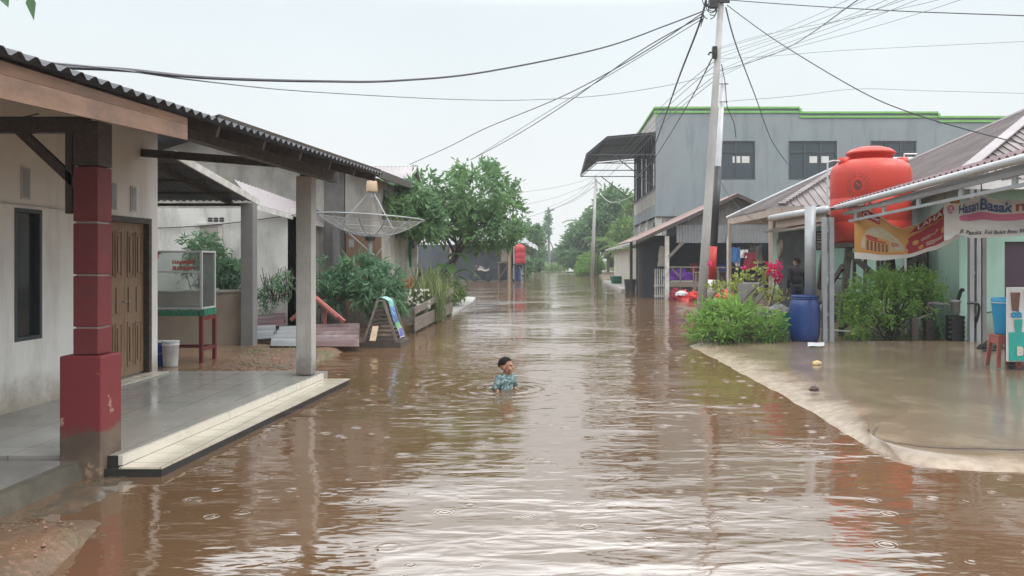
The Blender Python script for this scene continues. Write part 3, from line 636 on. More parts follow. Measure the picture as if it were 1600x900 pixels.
# letters face the cook, so they read mirrored from the street
text_on('TERIMA', lambda u,v: V((-5.92-u, cy0+.012, 1.66+v)), 'lettering', M['tex_red'], FC, .12, .006, width=.52)
text_on('PESANAN', lambda u,v: V((-5.42-u, cy0+.012, 1.58+v)), 'lettering', M['tex_red'], FC, .075, .004, width=.33)
text_on('NASI KUE', lambda u,v: V((-5.42-u, cy0+.012, 1.49+v)), 'lettering', M['tex_red'], FC, .075, .004, width=.33)
def bucket(label, c, r0, r1, h, mat, lidm):
    t = thing('paint_bucket', label, 'bucket', c, 'paint buckets by the door')
    MB().lathe([(r0,0),(r0*1.03,.02),(r1,h-.06),(r1*1.05,h-.055),(r1*1.05,h-.03),(r1,h-.025),(r1,h)], c, 24).build('pail', M[mat], t, smooth=True)
    MB().lathe([(r1*1.06,h-.01),(r1*1.06,h+.012),(r1*.9,h+.016),(.01,h+.016)], c, 24).build('lid', M[lidm], t)
    MB().tube(smoothpts([V(c)+V((-r1,0,h-.08)), V(c)+V((-r1*.4,-r1*1.05,h-.16)), V(c)+V((r1*.4,-r1*1.05,h-.16)), V(c)+V((r1,0,h-.08))]),.004).build('handle', M['grey_metal'], t)
bucket('white lidded paint bucket under the glass food cart', (-5.575,11.55,.10), .095,.112,.36,'white_plastic','white_plastic')
bucket('blue paint bucket with white lid beside the carved door', (-5.80,11.75,.10), .09,.105,.34,'blue_plastic','white_plastic')

# ---------------------------------------------------------------- left: second house
H2 = thing('gable_house', 'weathered grey gabled house with corrugated roofs behind the satellite dish', 'house', (-7,18,0))
MB().box(-13,16.8,-.1,-5.5,16.95,2.72).box(-5.5,16.8,-.1,-5.65,18.5,2.55).build('wing_wall', M['grey_plaster'], H2)
m = MB().prism([(-10.6,18.5,-.1),(-5.38,18.5,-.1),(-5.38,18.5,4.05),(-7.4,18.5,4.72),(-10.6,18.5,3.7)], (0,.2,0)); m.build('gable_wall', M['old_plaster'], H2)
m = MB().prism([(-5.36,18.45,-.1),(-4.9,18.45,-.1),(-4.9,18.45,3.85),(-5.36,18.45,4.0)], (0,.2,0)); m.build('side_wall', M['raw_block'], H2)
m = MB().box(-4.88,18.45,2.2,-4.3,18.6,3.6).box(-4.34,18.6,-.1,-4.5,24,3.6); m.build('raw_wall', M['old_plaster'], H2)
m = MB()
for k in range(5): m.box(-4.86+k*.165,18.42,.05,-4.70+k*.165,18.45,2.25-.03*(k%2))
m.build('plank_cladding', M['plank'], H2)
e0_, e1_ = V((-3.94,17.75,3.63)), V((-3.9,24.2,3.78)); r0_, r1_ = V((-7.5,17.75,4.86)), V((-7.5,24.2,4.95))
MB().corr(e0_,e1_,r0_,r1_,.12,.014).build('roof', M['dark_sheet'], H2, smooth=True, solid=.004)
MB().corr(r0_,r1_,V((-11.5,17.75,3.6)),V((-11.5,24.2,3.6)),.12,.014).build('roof', M['dark_sheet'], H2, smooth=True, solid=.004)
MB().beam(e0_+V((0,0,-.09)),e1_+V((0,0,-.09)),.03,.16).beam(e0_+V((.02,-.02,-.06)), r0_+V((0,-.02,-.06)),.03,.14).build('fascia', M['dark_wood'], H2)
m = MB()
for k in range(8): m.beam(e0_.lerp(e1_,(k+.3)/8)+V((-.05,0,-.08)), r0_.lerp(r1_,(k+.3)/8)+V((0,0,-.08)),.05,.1)
m.build('rafters', M['dark_wood'], H2)
l0, l1 = P(398,319,15.2), P(504,348,18.44); t0, t1 = P(366,281,15.4), P(498,328,18.44)
MB().corr(l0,l1,t0,t1,.12,.014).build('lean_to_roof', M['old_roof'], H2, smooth=True, solid=.004)
MB().beam(l0+V((.02,0,-.06)),l1+V((.02,0,-.06)),.025,.10).build('lean_to_fascia', M['white_wood'], H2)
wn = MB().box(-7.55,16.76,1.25,-7.47,16.8,2.4).box(-7.09,16.76,1.25,-7.01,16.8,2.4).box(-7.47,16.76,2.33,-7.09,16.8,2.4).build('window', M['white_wood'], H2)
MB().box(-7.47,16.77,1.25,-7.09,16.79,2.33).build('pane', M['cloth_grey'], wn)
m = MB()
for k in range(3):
    for j in range(2): m.box(-7.32+k*.12,16.785,2.44+j*.05,-7.23+k*.12,16.797,2.475+j*.05)
m.build('vent_holes', M['dark_in'], H2)
MB().tube(smoothpts([(-12,16.75,2.42),(-9,16.75,2.30),(-7.3,16.74,2.36),(-5.7,16.74,2.55),(-5.1,16.6,2.62)]),.012).build('wall_cable', M['cable'], H2)
MB().tube([(-5.47,17.7,0),(-5.47,17.7,2.5)],.03).build('drain_pipe', M['old_plaster'], H2)
MB().box(-5.1,18.2,0,-4.95,18.35,2.5).build('corner_post', M['dark_concrete'], H2)
m = MB().box(-6.6,17.9,.72,-3.95,18.0,.92); m.build('cross_rail', M['dark_wood'], H2)

HR = thing('far_house', 'small house with pale metal gable roof above the dark eave', 'house', (-6.5,30,0))
MB().corr((-8.3,28.8,4.55),(-5.3,28.8,4.55),(-8.3,30.2,5.15),(-5.3,30.2,5.15),.15,.014).build('roof', M['old_roof'], HR, smooth=True, solid=.01)
MB().corr((-8.3,31.6,4.55),(-5.3,31.6,4.55),(-8.3,30.2,5.15),(-5.3,30.2,5.15),.15,.014).build('roof', M['old_roof'], HR, smooth=True, solid=.01)
MB().prism([(-5.45,29.0,-.1),(-5.45,31.4,-.1),(-5.45,31.4,4.5),(-5.45,30.2,5.02),(-5.45,29.0,4.5)],(-2.6,0,0)).build('wall', M['blue_grey'], HR)
MB().beam((-5.28,28.75,4.50),(-5.28,30.2,5.10),.03,.14).beam((-5.28,30.2,5.10),(-5.28,31.65,4.50),.03,.14).build('bargeboard', M['white_wood'], HR)
# green tarp, white leaning post and pale sheets by the mango trunk
tag(MB().grid(lambda u,v: P(626+26*u+3*math.sin(v*5), 352+66*v, 23.5+.12*math.sin(u*6+v*3)), 10, 10).build('green_tarp', M['cloth_green'], smooth=True, origin=P(640,400,23.5)), 'dark green tarp hanging beside the leaning mango trunk', 'tarp')
o = MB().box(*P(643,348,23.0), *(P(653,452,23.1))).build('door_panel', M['white_wood'], origin=P(648,452,23.1)); tag(o, 'narrow white upright board between green tarp and mango trunk', 'board')
# ---------------------------------------------------------------- plants
def rnd(a,b): return random.uniform(a,b)
def rdir(up=0.0):
    v = V((random.gauss(0,1),random.gauss(0,1),random.gauss(0,1))).normalized(); v.z += up; return v.normalized()
def crown(lobes, clusters, per, leafL, leafW, spread, droop=.15, surface=.55):
    """leaf mesh from clumps spread through ellipsoid lobes; also returns the clump centres"""
    m = MB(); cs = []; tot = sum(l[3]*l[4]*l[5] for l in lobes)
    for l in lobes:
        c = V(l[:3])
        for k in range(max(1,int(clusters*l[3]*l[4]*l[5]/tot))):
            d = rdir(); r = random.random()**(1/3) if random.random() > surface else rnd(.75,1.0)
            p = c + V((d.x*l[3]*r, d.y*l[4]*r, d.z*l[5]*r)); cs.append(p)
            out = (p-c).normalized()
            for j in range(per):
                dd = (rdir()*.9 + out*.55 + V((0,0,-droop))).normalized()
                q = p + rdir()*spread*random.random()
                m.leaf(q, dd, leafL*rnd(.42,1.3), leafW*rnd(.7,1.25))
    return m, cs
def tree(name, label, cat, base, lobes, clusters, per, leafL, leafW, spread, mat, trunk, tr=.16, limbs=10, group=None, droop=.15, surface=.55, bark='bark'):
    t = thing(name, label, cat, base, group)
    m, cs = crown(lobes, clusters, per, leafL, leafW, spread, droop, surface)
    m.build('crown', M[mat], t)
    m = MB(); pts = smoothpts(trunk, 5); n = len(pts)
    m.tube(pts, [tr*(1-.55*i/(n-1)) for i in range(n)], 8)
    for c in random.sample(cs, min(limbs,len(cs))):
        i = random.randrange(n//2, n); s = pts[i]; mid = s.lerp(c,.5)+V((rnd(-.1,.1),rnd(-.1,.1),rnd(0,.15)))*(c-s).length
        m.tube(smoothpts([s,mid,c],4), [tr*.42*(1-.8*k/8) for k in range(9)], 5)
    m.build('trunk', M[bark], t, smooth=True); return t
def shrub(name, label, base, lobes, clusters, per, leafL, leafW, spread, mat, stems=7, group=None, cat='shrub', sr=.012, droop=.1, surface=.5):
    t = thing(name, label, cat, base, group); b0 = V(base)
    m, cs = crown(lobes, clusters, per, leafL, leafW, spread, droop, surface); m.build('foliage', M[mat], t)
    m = MB()
    for c in random.sample(cs, min(stems,len(cs))):
        s = b0+V((rnd(-.12,.12),rnd(-.12,.12),0)); m.tube(smoothpts([s, s.lerp(c,.5)+V((rnd(-.06,.06),rnd(-.06,.06),.08)), c],4), [sr*(1-.6*k/8) for k in range(9)], 5)
    m.build('stems', M['bark'], t); return t
def blades(m, p, n, L, w, lean=.5, rad=.1):
    for k in range(n):
        q = V(p)+V((rnd(-rad,rad),rnd(-rad,rad),0)); a = rnd(0,6.283); ln = lean*rnd(.3,1.3); l = L*rnd(.6,1.15)
        h = V((math.cos(a),math.sin(a),0)); s = V((-h.y,h.x,0))*w
        pts = [q, q+h*l*.18*ln+V((0,0,l*.5)), q+h*l*.55*ln+V((0,0,l*(.9-.25*ln))), q+h*l*(.55*ln+.32*ln)+V((0,0,l*(.95-.55*ln)))]
        i = len(m.v); m.v += [pts[0]-s,pts[0]+s,pts[1]-s,pts[1]+s,pts[2]-s*.7,pts[2]+s*.7,pts[3]]
        m.f += [(i,i+1,i+3,i+2),(i+2,i+3,i+5,i+4),(i+4,i+5,i+6)]
def at(px, py, Y, rpx, rpy, ry):       # ellipsoid lobe from its pixel centre and pixel radii
    c = P(px,py,Y); return (c.x,c.y,c.z, rpx*Y/1250, ry, rpy*Y/1250)

# mango tree at the left of the road, two leaning trunks
tree('mango_tree','broad bushy mango tree on a forked leaning trunk beside the plank fence','tree', tuple(G(705,458,.04)),
     [at(745,300,28,62,48,1.9), at(680,330,27.5,62,45,1.6), at(625,330,26.5,46,40,1.3), at(790,345,28.5,36,45,1.4), at(755,350,28,55,40,1.6), at(695,345,27,48,32,1.2), at(655,300,27,40,32,1.4), at(600,310,26,28,18,.8), at(800,310,29,24,26,.9), at(735,268,28,30,18,.9)],
     330, 21, .31, .05, .30, 'leaf_mango',
     [G(700,458,.04), P(700,430,29), P(712,400,29), P(735,365,28.5), P(742,320,28)], .17, 26, droop=.3)
tree('mango_tree','low mango limb and foliage leaning out from behind the satellite dish','tree', tuple(G(690,470,.04)),
     [at(610,330,21,32,26,.7), at(655,345,22,36,30,.8), at(585,322,20,24,20,.5), at(640,310,22,30,20,.7)],
     130, 22, .26, .042, .2, 'leaf_mango', [G(690,470,.04), P(665,440,25), P(640,400,24), P(655,350,23.5)], .13, 10, droop=.3)
tree('slender_tree','tall thin tree rising behind the dark tarpaulin shack','tree', tuple(P(800,415,72)),
     [at(820,370,72,24,26,2.0), at(838,385,76,12,24,1.2), at(800,385,70,22,22,1.6)], 110, 20, .55, .11, .5, 'leaf_far', [P(815,420,72), P(818,395,72), P(822,365,72)], .2, 8)
# shrubs of the left yard
shrub('cassava_shrub','dense dark green bush with drooping leaves behind the slatted rack', tuple(G(575,505,.05)),
      [at(560,425,16.9,34,30,.5), at(590,450,16.5,38,45,.5), at(538,440,17.0,22,22,.4), at(610,465,16.4,20,32,.4), at(580,410,17,18,14,.3)], 165, 22, .19, .024, .16,'leaf_dark', 14, droop=.45)
shrub('cassava_shrub','slim umbrella-topped shrub with a tiered crown beside the pale concrete column', tuple(G(505,512,.05)),
      [at(505,445,16.5,20,22,.3), at(505,406,16.4,14,6,.2), at(520,465,16.6,16,22,.3)], 46, 22, .15, .02, .12,'leaf_dark', 6, droop=.4)
shrub('potted_shrub','feathery tall shrub behind the glass food case', tuple(P(318,480,15.6)),
      [at(320,385,15.6,28,18,.4), at(312,420,15.7,24,30,.35), at(330,405,15.5,20,20,.3)], 75, 20, .17, .016, .15,'leaf_dark', 8, group='shrubs behind the low wall', droop=.4)
shrub('potted_shrub','round leafy shrub above the low tan wall beside the grey post', tuple(P(362,480,15.3)),
      [at(362,428,15.3,24,26,.4)], 55, 20, .15, .018, .14,'leaf_dark', 8, group='shrubs behind the low wall', droop=.3)
t = shrub('frangipani_shrub','sparse upright shrub with bare forked twigs between grey post and pale column', tuple(G(430,512,.05)),
      [at(428,455,16.2,20,22,.35), at(440,440,16.2,18,16,.3), at(415,470,16.2,14,24,.3)], 60, 12, .11, .016, .12,'leaf_dark', 10)
m = MB()
for k in range(26):
    p = P(rnd(412,455), rnd(455,475), 16.2+rnd(-.2,.2)); q = P(p.x*1250/p.y+870+rnd(-14,14), rnd(415,440), p.y)
    m.tube(smoothpts([p,p.lerp(q,.5)+V((rnd(-.05,.05),0,0)),q],3),[.012,.011,.01,.009,.008,.007,.006],5)
m.build('twigs', M['bark'], t)
t = thing('flowering_grass_clump','pale grassy clump with small white flowers behind the plank fence','plant', tuple(G(652,500,.05)))
m = MB()
for k in range(34): blades(m, G(rnd(632,690),rnd(485,503),.04), 26, rnd(.9,1.75), .010, rnd(.6,1.3), .16)
m.build('blades', M['grass_dry'], t)
m = MB()
for k in range(46):
    p = P(rnd(630,672),rnd(452,488),19.3+rnd(-.4,.4))
    m = MB()
    for j in range(5):
        a = j*1.2566; m.leaf(p, V((math.cos(a),-.6,math.sin(a))), .045, .018)
    m.build('flower', M['flower_white'], t)
m = MB()
for k in range(9): blades(m, P(rnd(632,642),rnd(446,452),19.6), 4, .3, .012, .6, .05)
m.build('orange_flower_head', M['orange_leaf'], t)
def broadleaf(name,label,base,n,H,L,wd,mat):
    t = thing(name,label,'plant',tuple(base)); b0 = V(base); m = MB(); s = MB()
    for k in range(n):
        a = rnd(0,6.283); h = V((math.cos(a),math.sin(a),0)); ln = rnd(.15,.75); top = b0+V((0,0,H*rnd(.5,.95)))+h*ln*.5
        s.tube(smoothpts([b0+h*.04, b0.lerp(top,.6)+V((0,0,.1)), top],3),[.016,.015,.014,.013,.012,.011,.01],5)
        l = L*rnd(.7,1.1); side = V((-h.y,h.x,0)); base_i = len(m.v); ns = 7
        for i in range(ns+1):
            tt = i/ns; c = top+h*l*tt*.75+V((0,0,l*(.55*tt-.75*tt*tt))); wv = wd*math.sin(math.pi*min(1,tt*.92+.06))**.7
            m.v += [c-side*wv+V((0,0,wv*.35)), c, c+side*wv+V((0,0,wv*.35))]
        for i in range(ns):
            q = base_i+i*3; m.f += [(q,q+1,q+4,q+3),(q+1,q+2,q+5,q+4)]
    m.build('leaves', M[mat], t, smooth=True); s.build('stalks', M['leaf_dark'], t)
    return t
broadleaf('banana_plant','broad-leaved young banana plant at the end of the plank fence', G(697,478,.04), 13, 1.75, 1.15, .19, 'leaf_banana')
shrub('roadside_shrub','bright yellow-green leafy shrub below the banana leaves', tuple(G(712,478,.04)), [at(712,458,27,12,12,.4),at(698,460,27,12,10,.4)], 26, 16, .22, .05, .2,'leaf_bright', 6)

# ---------------------------------------------------------------- satellite dish
D = thing('satellite_dish','large mesh satellite dish facing up on a pole behind the slatted rack','satellite dish', tuple(G(582,512,.05)))
ctr = P(578,369,17.3); Rr = 82*17.3/1250; dep = .41
tilt = Matrix.Rotation(R(3.2),3,'Y') @ Matrix.Rotation(R(-1.0),3,'X')
def dish(r,a): return ctr + tilt @ V((r*Rr*math.cos(a), r*Rr*math.sin(a), dep*r*r))
MB().grid(lambda u,v: dish(.05+.95*u, 2*math.pi*v), 8, 48).build('mesh_bowl', M['mesh_net'], D, smooth=True)
m = MB()
for k in range(12): m.tube([dish(.06+.94*i/8, k*math.pi/6)-V((0,0,.012)) for i in range(9)], .010, 5)
for r in (.38,.7): m.tube([dish(r, i*math.pi/24)-V((0,0,.01)) for i in range(49)], .007, 5)
m.build('ribs', M['grey_metal'], D)
MB().tube([dish(1, i*math.pi/24) for i in range(49)], .014, 6).build('rim', M['grey_metal'], D)
lt = P(581,300,17.3)
m = MB()
for k in range(3):
    a = [R(180), R(-35), R(80)][k]; m.tube([dish(.62, a), lt+V((.06*math.cos(a),.06*math.sin(a),-.02))], .012, 6)
m.build('feed_struts', M['grey_metal'], D)
h_ = MB().lathe([(.115,-.0),(.125,.02),(.11,.22),(.10,.235),(.01,.24)], lt, 20).build('feed_cover', M['lnb'], D, smooth=True)
MB().lathe([(.04,-.12),(.05,-.02),(.05,.0)], lt, 12).build('feed_horn', M['grey_metal'], h_)
MB().lathe([(.10,-.1),(.12,-.02),(.06,.03)], ctr, 12).build('hub', M['black_paint'], D)
MB().tube([V((ctr.x,ctr.y+.02,-.1)), ctr+V((0,.02,-.08))], .045, 8).build('pole', M['grey_metal'], D)
MB().tube([P(537,357,17.4), P(588,402,17.3)], .016, 6).tube([P(618,357,17.5), P(586,402,17.3)], .012, 6).build('brace', M['grey_metal'], D)
MB().box(*P(545,374,17.5), *(P(553,386,17.6))).build('tuner_box', M['grey_metal'], D)

# ---------------------------------------------------------------- slatted A-shaped rack
A = thing('slatted_rack','dark wooden A-shaped slatted rack with a colourful strip down one side','rack', tuple(G(595,538,.03)))
y0, y1 = 14.95, 15.75; zb = .02
xL, xR, tL, tR, zt = P(566,535,14.95).x, P(622,535,14.95).x, P(590,478,14.95).x, P(600,478,14.95).x, .86
m = MB()
for y in (y0,y1):
    m.beam((xL,y,zb),(tL,y,zt),.045,.05,(0,1,0)).beam((xR,y,zb),(tR,y,zt),.045,.05,(0,1,0))
m.box(tL-.02,y0,zt,tR+.02,y1,zt+.03)
m.build('frame', M['grey_wood'], A)
m = MB()
for k in range(8):
    t = k/8; z = zb+.1+t*(zt-.2); f = (z-zb)/(zt-zb); a = lerp(xL,tL,f); b_ = lerp(xR,tR,f)
    m.box(a+.02,y0-.02,z-.018,b_-.02,y0+.0,z+.018); m.box(a+.02,y1,z-.018,b_-.02,y1+.02,z+.018); m.box(a-.018,y0+.01,z-.018,a+.0,y1-.01,z+.018)
m.build('slats', M['dark_wood'], A)
MB().box(xL-.04,y0-.05,-.06,xR+.06,y1+.05,.10).build('base_board', M['dark_wood'], A)
sm, nt, b = nodes('colour_print_strip'); L = nt.links.new
tc = N(nt,'ShaderNodeTexCoord'); sx = N(nt,'ShaderNodeSeparateXYZ'); L(tc.outputs['Object'], sx.inputs[0])
n1 = N(nt,'ShaderNodeTexNoise', i_Scale=14.0, i_Detail=3.0); L(tc.outputs['Object'], n1.inputs['Vector'])
rr = nt.nodes.new('ShaderNodeValToRGB'); L(sx.outputs[2], rr.inputs[0]); rr.color_ramp.interpolation='CONSTANT'
cs_ = [(0,(.5,.45,.5)),(.16,(.10,.10,.35)),(.30,(.12,.36,.14)),(.42,(.05,.12,.30)),(.55,(.04,.16,.42)),(.72,(.10,.40,.36)),(.84,(.20,.45,.42))]
while len(rr.color_ramp.elements)<len(cs_): rr.color_ramp.elements.new(.5)
for e,(p,c) in zip(rr.color_ramp.elements,cs_): e.position=p; e.color=(*c,1)
L(mix(nt, ramp(nt,n1.outputs[0],[(.52,0),(.6,.55)]), rr.outputs[0], (.6,.6,.62)), b.inputs['Base Color']); b.inputs['Roughness'].default_value=.4
def strip(u,v):
    s = u*1.12
    if s < .2: return V((lerp(tL-.03,tR+.02,s/.2), y0+.02+.45*v*.9, zt+.045+.03*math.sin(s/.2*math.pi)))
    t = (s-.2)/.92; return V((lerp(tR+.03,xR+.0,t)+.03+.012*math.sin(v*6+u*9), y0+.02+.45*v*.9, lerp(zt+.03,.17,t)))
MB().grid(strip, 24, 6).build('printed_strip', sm, A, smooth=True, solid=.006)
o = MB().beam(P(582,533,14.55), P(587,510,14.75), .11,.025).build('loose_board', M['pale_wood'], origin=P(582,533,14.55)); tag(o,'short pale wooden board leaning on the slatted rack','board')
# roofing sheets
def sheet(label, c4, mat, group='old roofing sheets in the yard'):
    a,b_,c,d = [P(*q) for q in c4]
    o = MB().corr(b_,a,c,d,.31,.07,8,8).build('roofing_sheet', M[mat], origin=tuple(a), smooth=True, solid=.004); tag(o,label,'roofing sheet',group)
sheet('maroon corrugated roofing sheet lying between the pale column and slatted rack', [(420,541,14.2),(470,512,15.6),(563,509,15.6),(560,541,14.3)][0:4] and [(478,541,14.2),(480,511,15.8),(562,509,15.8),(561,541,14.2)],'lying_sheet')
sheet('pale grey corrugated roofing sheet lying between grey post and pale column', [(421,540,14.3),(438,514,15.8),(484,512,15.8),(482,541,14.25)],'zinc')
sheet('crumpled dark red roofing sheet heaped beside the grey carport post', [(398,512,16.0),(405,495,16.8),(446,492,16.8),(444,509,16.0)],'maroon_bright')
sheet('flat grey roofing sheet under the crumpled dark red one', [(398,530,14.9),(400,512,15.7),(432,511,15.7),(426,528,14.9)],'zinc')
T = thing('timber_trestle','red-brown timber trestle of two sloping beams on a short post','trestle', tuple(G(505,520,.05)))
MB().beam(P(493,465,15.9),P(538,503,15.5),.06,.07).beam(P(493,467,15.8),P(527,497,15.5),.03,.05).build('beam', M['pink_wood'], T)
MB().beam(P(495,464,15.9),P(455,500,16.0),.06,.07).build('beam', M['pink_wood'], T)
MB().beam(P(508,480,15.8),P(507,520,15.8),.06,.05).build('post', M['pink_wood'], T)
o = MB().box(*P(540,433,17.2),*P(552,458,17.25)).build('blue_jerrycan', M['cyan_plastic'], origin=P(546,458,17.2), bevel=.03); tag(o,'small blue plastic jerrycan hung among the yard shrubs','jerrycan')
o = MB().box(*P(443,467,16.9),*P(470,492,17.1)).build('storage_box', M['tan_plaster'], origin=P(455,492,17), bevel=.01); tag(o,'tan box standing behind the bare twigged shrub','box')
# plank fence
F = thing('plank_fence','low weathered plank fence standing in the water before the white flowers','fence', tuple(G(680,505,0)))
X = -3.15
for y in (17.9,19.6,21.6,23.9): MB().box(X-.10,y-.05,-.4,X-.02,y+.05,.58).build('post', M['grey_wood'], F)
MB().beam((X,17.7,.20),(X,24.1,.20),.03,.30).build('rail', M['grey_wood'], F)
MB().beam((X+.0,17.7,.50),(X+.02,21.4,.64),.03,.15).build('rail', M['grey_wood'], F)
MB().beam((X,21.2,.58),(X+.02,24.1,.72),.03,.16).build('rail', M['grey_wood'], F)
MB().beam((X-.03,17.75,.36),(X-1.5,17.85,.34),.03,.34).build('rail', M['grey_wood'], F)
MB().box(X-1.0,17.9,-.3,X-.95,18.0,.5).build('post', M['grey_wood'], F)
o = MB().lathe([(.17,0),(.2,.32),(.21,.33)], G(676,495,-.05), 16).build('blue_bucket', M['cyan_plastic'], origin=G(676,495,-.05)); tag(o,'light blue bucket behind the plank fence rails','bucket')
o = MB().prism([G(706,494,.0)+V((0,0,-.2)),G(738,474,0)+V((0,0,-.2)),G(743,466,.02)+V((0,0,-.2)),G(706,464,.06)+V((0,0,-.2))],(0,0,.25)).build('pavement_ramp', M['concrete']); o['kind']='structure'

# ---------------------------------------------------------------- far left tarpaulin shack
S = thing('tarpaulin_shack','dark tarpaulin-walled shack with pale zinc roof standing at the water','shack', tuple(G(760,438,0)))
Y = 60
def X60(px): return (px-870)/1250*Y
MB().corr((X60(698),59.2,2.72),(X60(826),59.2,2.85),(X60(705),63.5,3.7),(X60(816),63.5,3.7),.3,.03).build('roof', M['zinc'], S, smooth=True, solid=.02)
MB().corr((X60(818),59.0,2.85),(X60(842),58.6,2.3),(X60(815),63.2,3.3),(X60(838),63,2.7),.3,.03).build('side_roof', M['zinc'], S, smooth=True, solid=.02)
MB().grid(lambda u,v: V((X60(628)+u*7.9, 60.6+.05*math.sin(u*40), v*2.75)),40,3).build('tarpaulin', M['tarp_dark'], S, smooth=True)
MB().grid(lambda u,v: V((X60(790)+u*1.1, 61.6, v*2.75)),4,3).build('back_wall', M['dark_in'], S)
MB().box(X60(700),60.4,-.1,X60(800),60.7,.08).build('floor', M['dark_concrete'], S)
for px in (797,706): MB().tube([(X60(px),59.6,-.2),(X60(px),59.6,2.8)],.12,6).build('post', M['pale_wood'], S)
MB().tube([(X60(782),60.3,0),(X60(782),60.3,2.8)],.07,6).build('post', M['dark_wood'], S)
t = thing('work_table','small wooden table with a crate in the shack doorway','table', tuple(P(786,432,59.9)))
m = MB()
for px in (779,793):
    for y in (59.9,60.3): MB().beam((X60(px),y,0),(X60(px),y,1.35),.08,.08).build('leg', M['grey_wood'], t)
MB().box(X60(777),59.8,1.35,X60(795),60.4,1.45).build('table_top', M['grey_wood'], t)
MB().beam((X60(779),59.85,.1),(X60(793),59.85,1.2),.08,.05).build('brace', M['grey_wood'], t)
o = MB().box(X60(783),59.9,1.46,X60(794),60.3,2.5).build('crate', M['tan_plaster'], origin=(X60(788),60,1.46), bevel=.03); tag(o,'upright tan crate on the small table in the shack','crate')
t = thing('red_water_tank','tall narrow red water tank beside the tarpaulin shack','water tank', tuple(P(812,412,59)))
c = P(812,412,59); MB().lathe([(.42,0),(.45,.05),(.45,.35),(.43,.38),(.45,.41),(.45,.8),(.43,.83),(.45,.86),(.45,1.25),(.3,1.38),(.15,1.4)],c,20).build('tank', M['tank_red2'], t, smooth=True)
MB().lathe([(.16,1.38),(.16,1.46),(.02,1.48)],c,14).build('lid', M['tank_red2'], t)
m = MB()
for dx in (-.35,.35):
    for dy in (-.3,.3): m.beam((c.x+dx,c.y+dy,-.3),(c.x+dx,c.y+dy,c.z-.08),.08,.08)
m.box(c.x-.45,c.y-.45,c.z-.08,c.x+.45,c.y+.45,c.z); m.build('stand', M['dark_wood'], t)
MB().tube([P(803,385,58.7),P(803,436,58.7)],.03,6).build('pipe', M['white_plastic'], t)
c = G(811,437,0); o = MB().lathe([(.3,-.1),(.33,.1),(.33,.95),(.28,1.05),(.02,1.05)],(c.x,60.5,0),16).build('blue_barrel', M['blue_drum'], origin=(c.x,60.5,0), smooth=True); tag(o,'blue barrel standing below the tall red tank','barrel')
# motorcycle under a cloth
t = thing('covered_motorcycle','parked dark motorcycle with pale cloth over it in front of the tarpaulin','motorcycle', (X60(752),59.9,0))
for px in (742,763): MB().tube([V((X60(px)+.3*math.cos(i*.5236),59.9,.35+.3*math.sin(i*.5236))) for i in range(13)],.06,6,False).build('wheel', M['rubber'], t)
MB().tube(smoothpts([(X60(742),59.9,.75),(X60(748),59.9,.95),(X60(757),59.9,.85),(X60(766),59.9,.95)],4),.16,8).build('body', M['black_paint'], t, smooth=True)
MB().tube([(X60(742),59.9,.4),(X60(745),59.9,1.15),(X60(745),59.6,1.2)],.035,6).build('handlebar', M['grey_metal'], t)
MB().grid(lambda u,v: V((X60(747)+u*.85, 59.55+.75*v, 1.12-.55*abs(v-.5)*(1.2)+.05*math.sin(u*7)-.12*u*(1-abs(2*v-1)))),10,10).build('cloth', M['cloth_grey'], t, smooth=True)
# ---------------------------------------------------------------- right: two-storey building
B = thing('two_storey_building','blue-grey two-storey building with green parapet trim and street-side balcony awning','building', (5.2,42,0))
YB = 42; XB = 5.2; YE = 54
def xb(px): return (px-870)/1250*YB
def zb_(py): return EYE+(405-py)/1250*YB
wins = [(1120,1180,220,281),(1232,1308,220,281),(1360,1432,220,281),(1486,1540,221,281)]
m = MB(); x = XB; ztop = zb_(172)
zs0, zs1 = zb_(281), zb_(220)
m.box(XB,YB,3.9,26,YB+.25,zs0).box(XB,YB,zs1,26,YB+.25,zb_(184))
m.box(XB,YB,zb_(184),xb(1465),YB+.25,zb_(177)).box(XB,YB,zb_(177),xb(1249),YB+.25,zb_(170))
for a,b_,_,_ in wins: m.box(x,YB,zs0,xb(a),YB+.25,zs1); x = xb(b_)
m.box(x,YB,zs0,26,YB+.25,zs1)
m.box(25.7,YB+.25,3.9,26,YE,9.0).box(XB,YE-.2,3.9,25.7,YE,9.0)
m.build('front_wall', M['blue_grey'], B)
m = MB(); m.box(XB,YB+.25,zb_(203),XB+.2,YE-.2,zb_(171)); m.box(XB,YB+.25,3.9,XB+.2,YE-.2,5.3); m.build('street_wall', M['pale_grey'], B)
MB().box(XB-.03,YB-.01,3.9,XB+.3,YE,4.55).build('slab_band', M['blue_grey'], B)
m = MB()
def trim(x0,x1,z): m.box(x0,YB-.10,z,x1,YB+.3,z+.10); m.box(x0,YB-.06,z-.22,x1,YB-.0,z-.12)
trim(XB-.1,xb(1249),zb_(170)); trim(xb(1249),xb(1465),zb_(177.5)); trim(xb(1465),26,zb_(184.5))
m.box(xb(1249)-.02,YB-.11,zb_(177.5)+.1,xb(1249)+.1,YB+.31,zb_(170)+.0); m.box(xb(1465)-.02,YB-.11,zb_(184.5)+.1,xb(1465)+.1,YB+.31,zb_(177.5)-.0)
m.box(XB-.1,YB+.3,zb_(170)-.0,XB+.3,YE,zb_(170)+.11)
m.box(XB-.02,YB-.012,9.1,XB+.1,YB-.002,zb_(171)); m.build('parapet_trim', M['green_trim'], B)
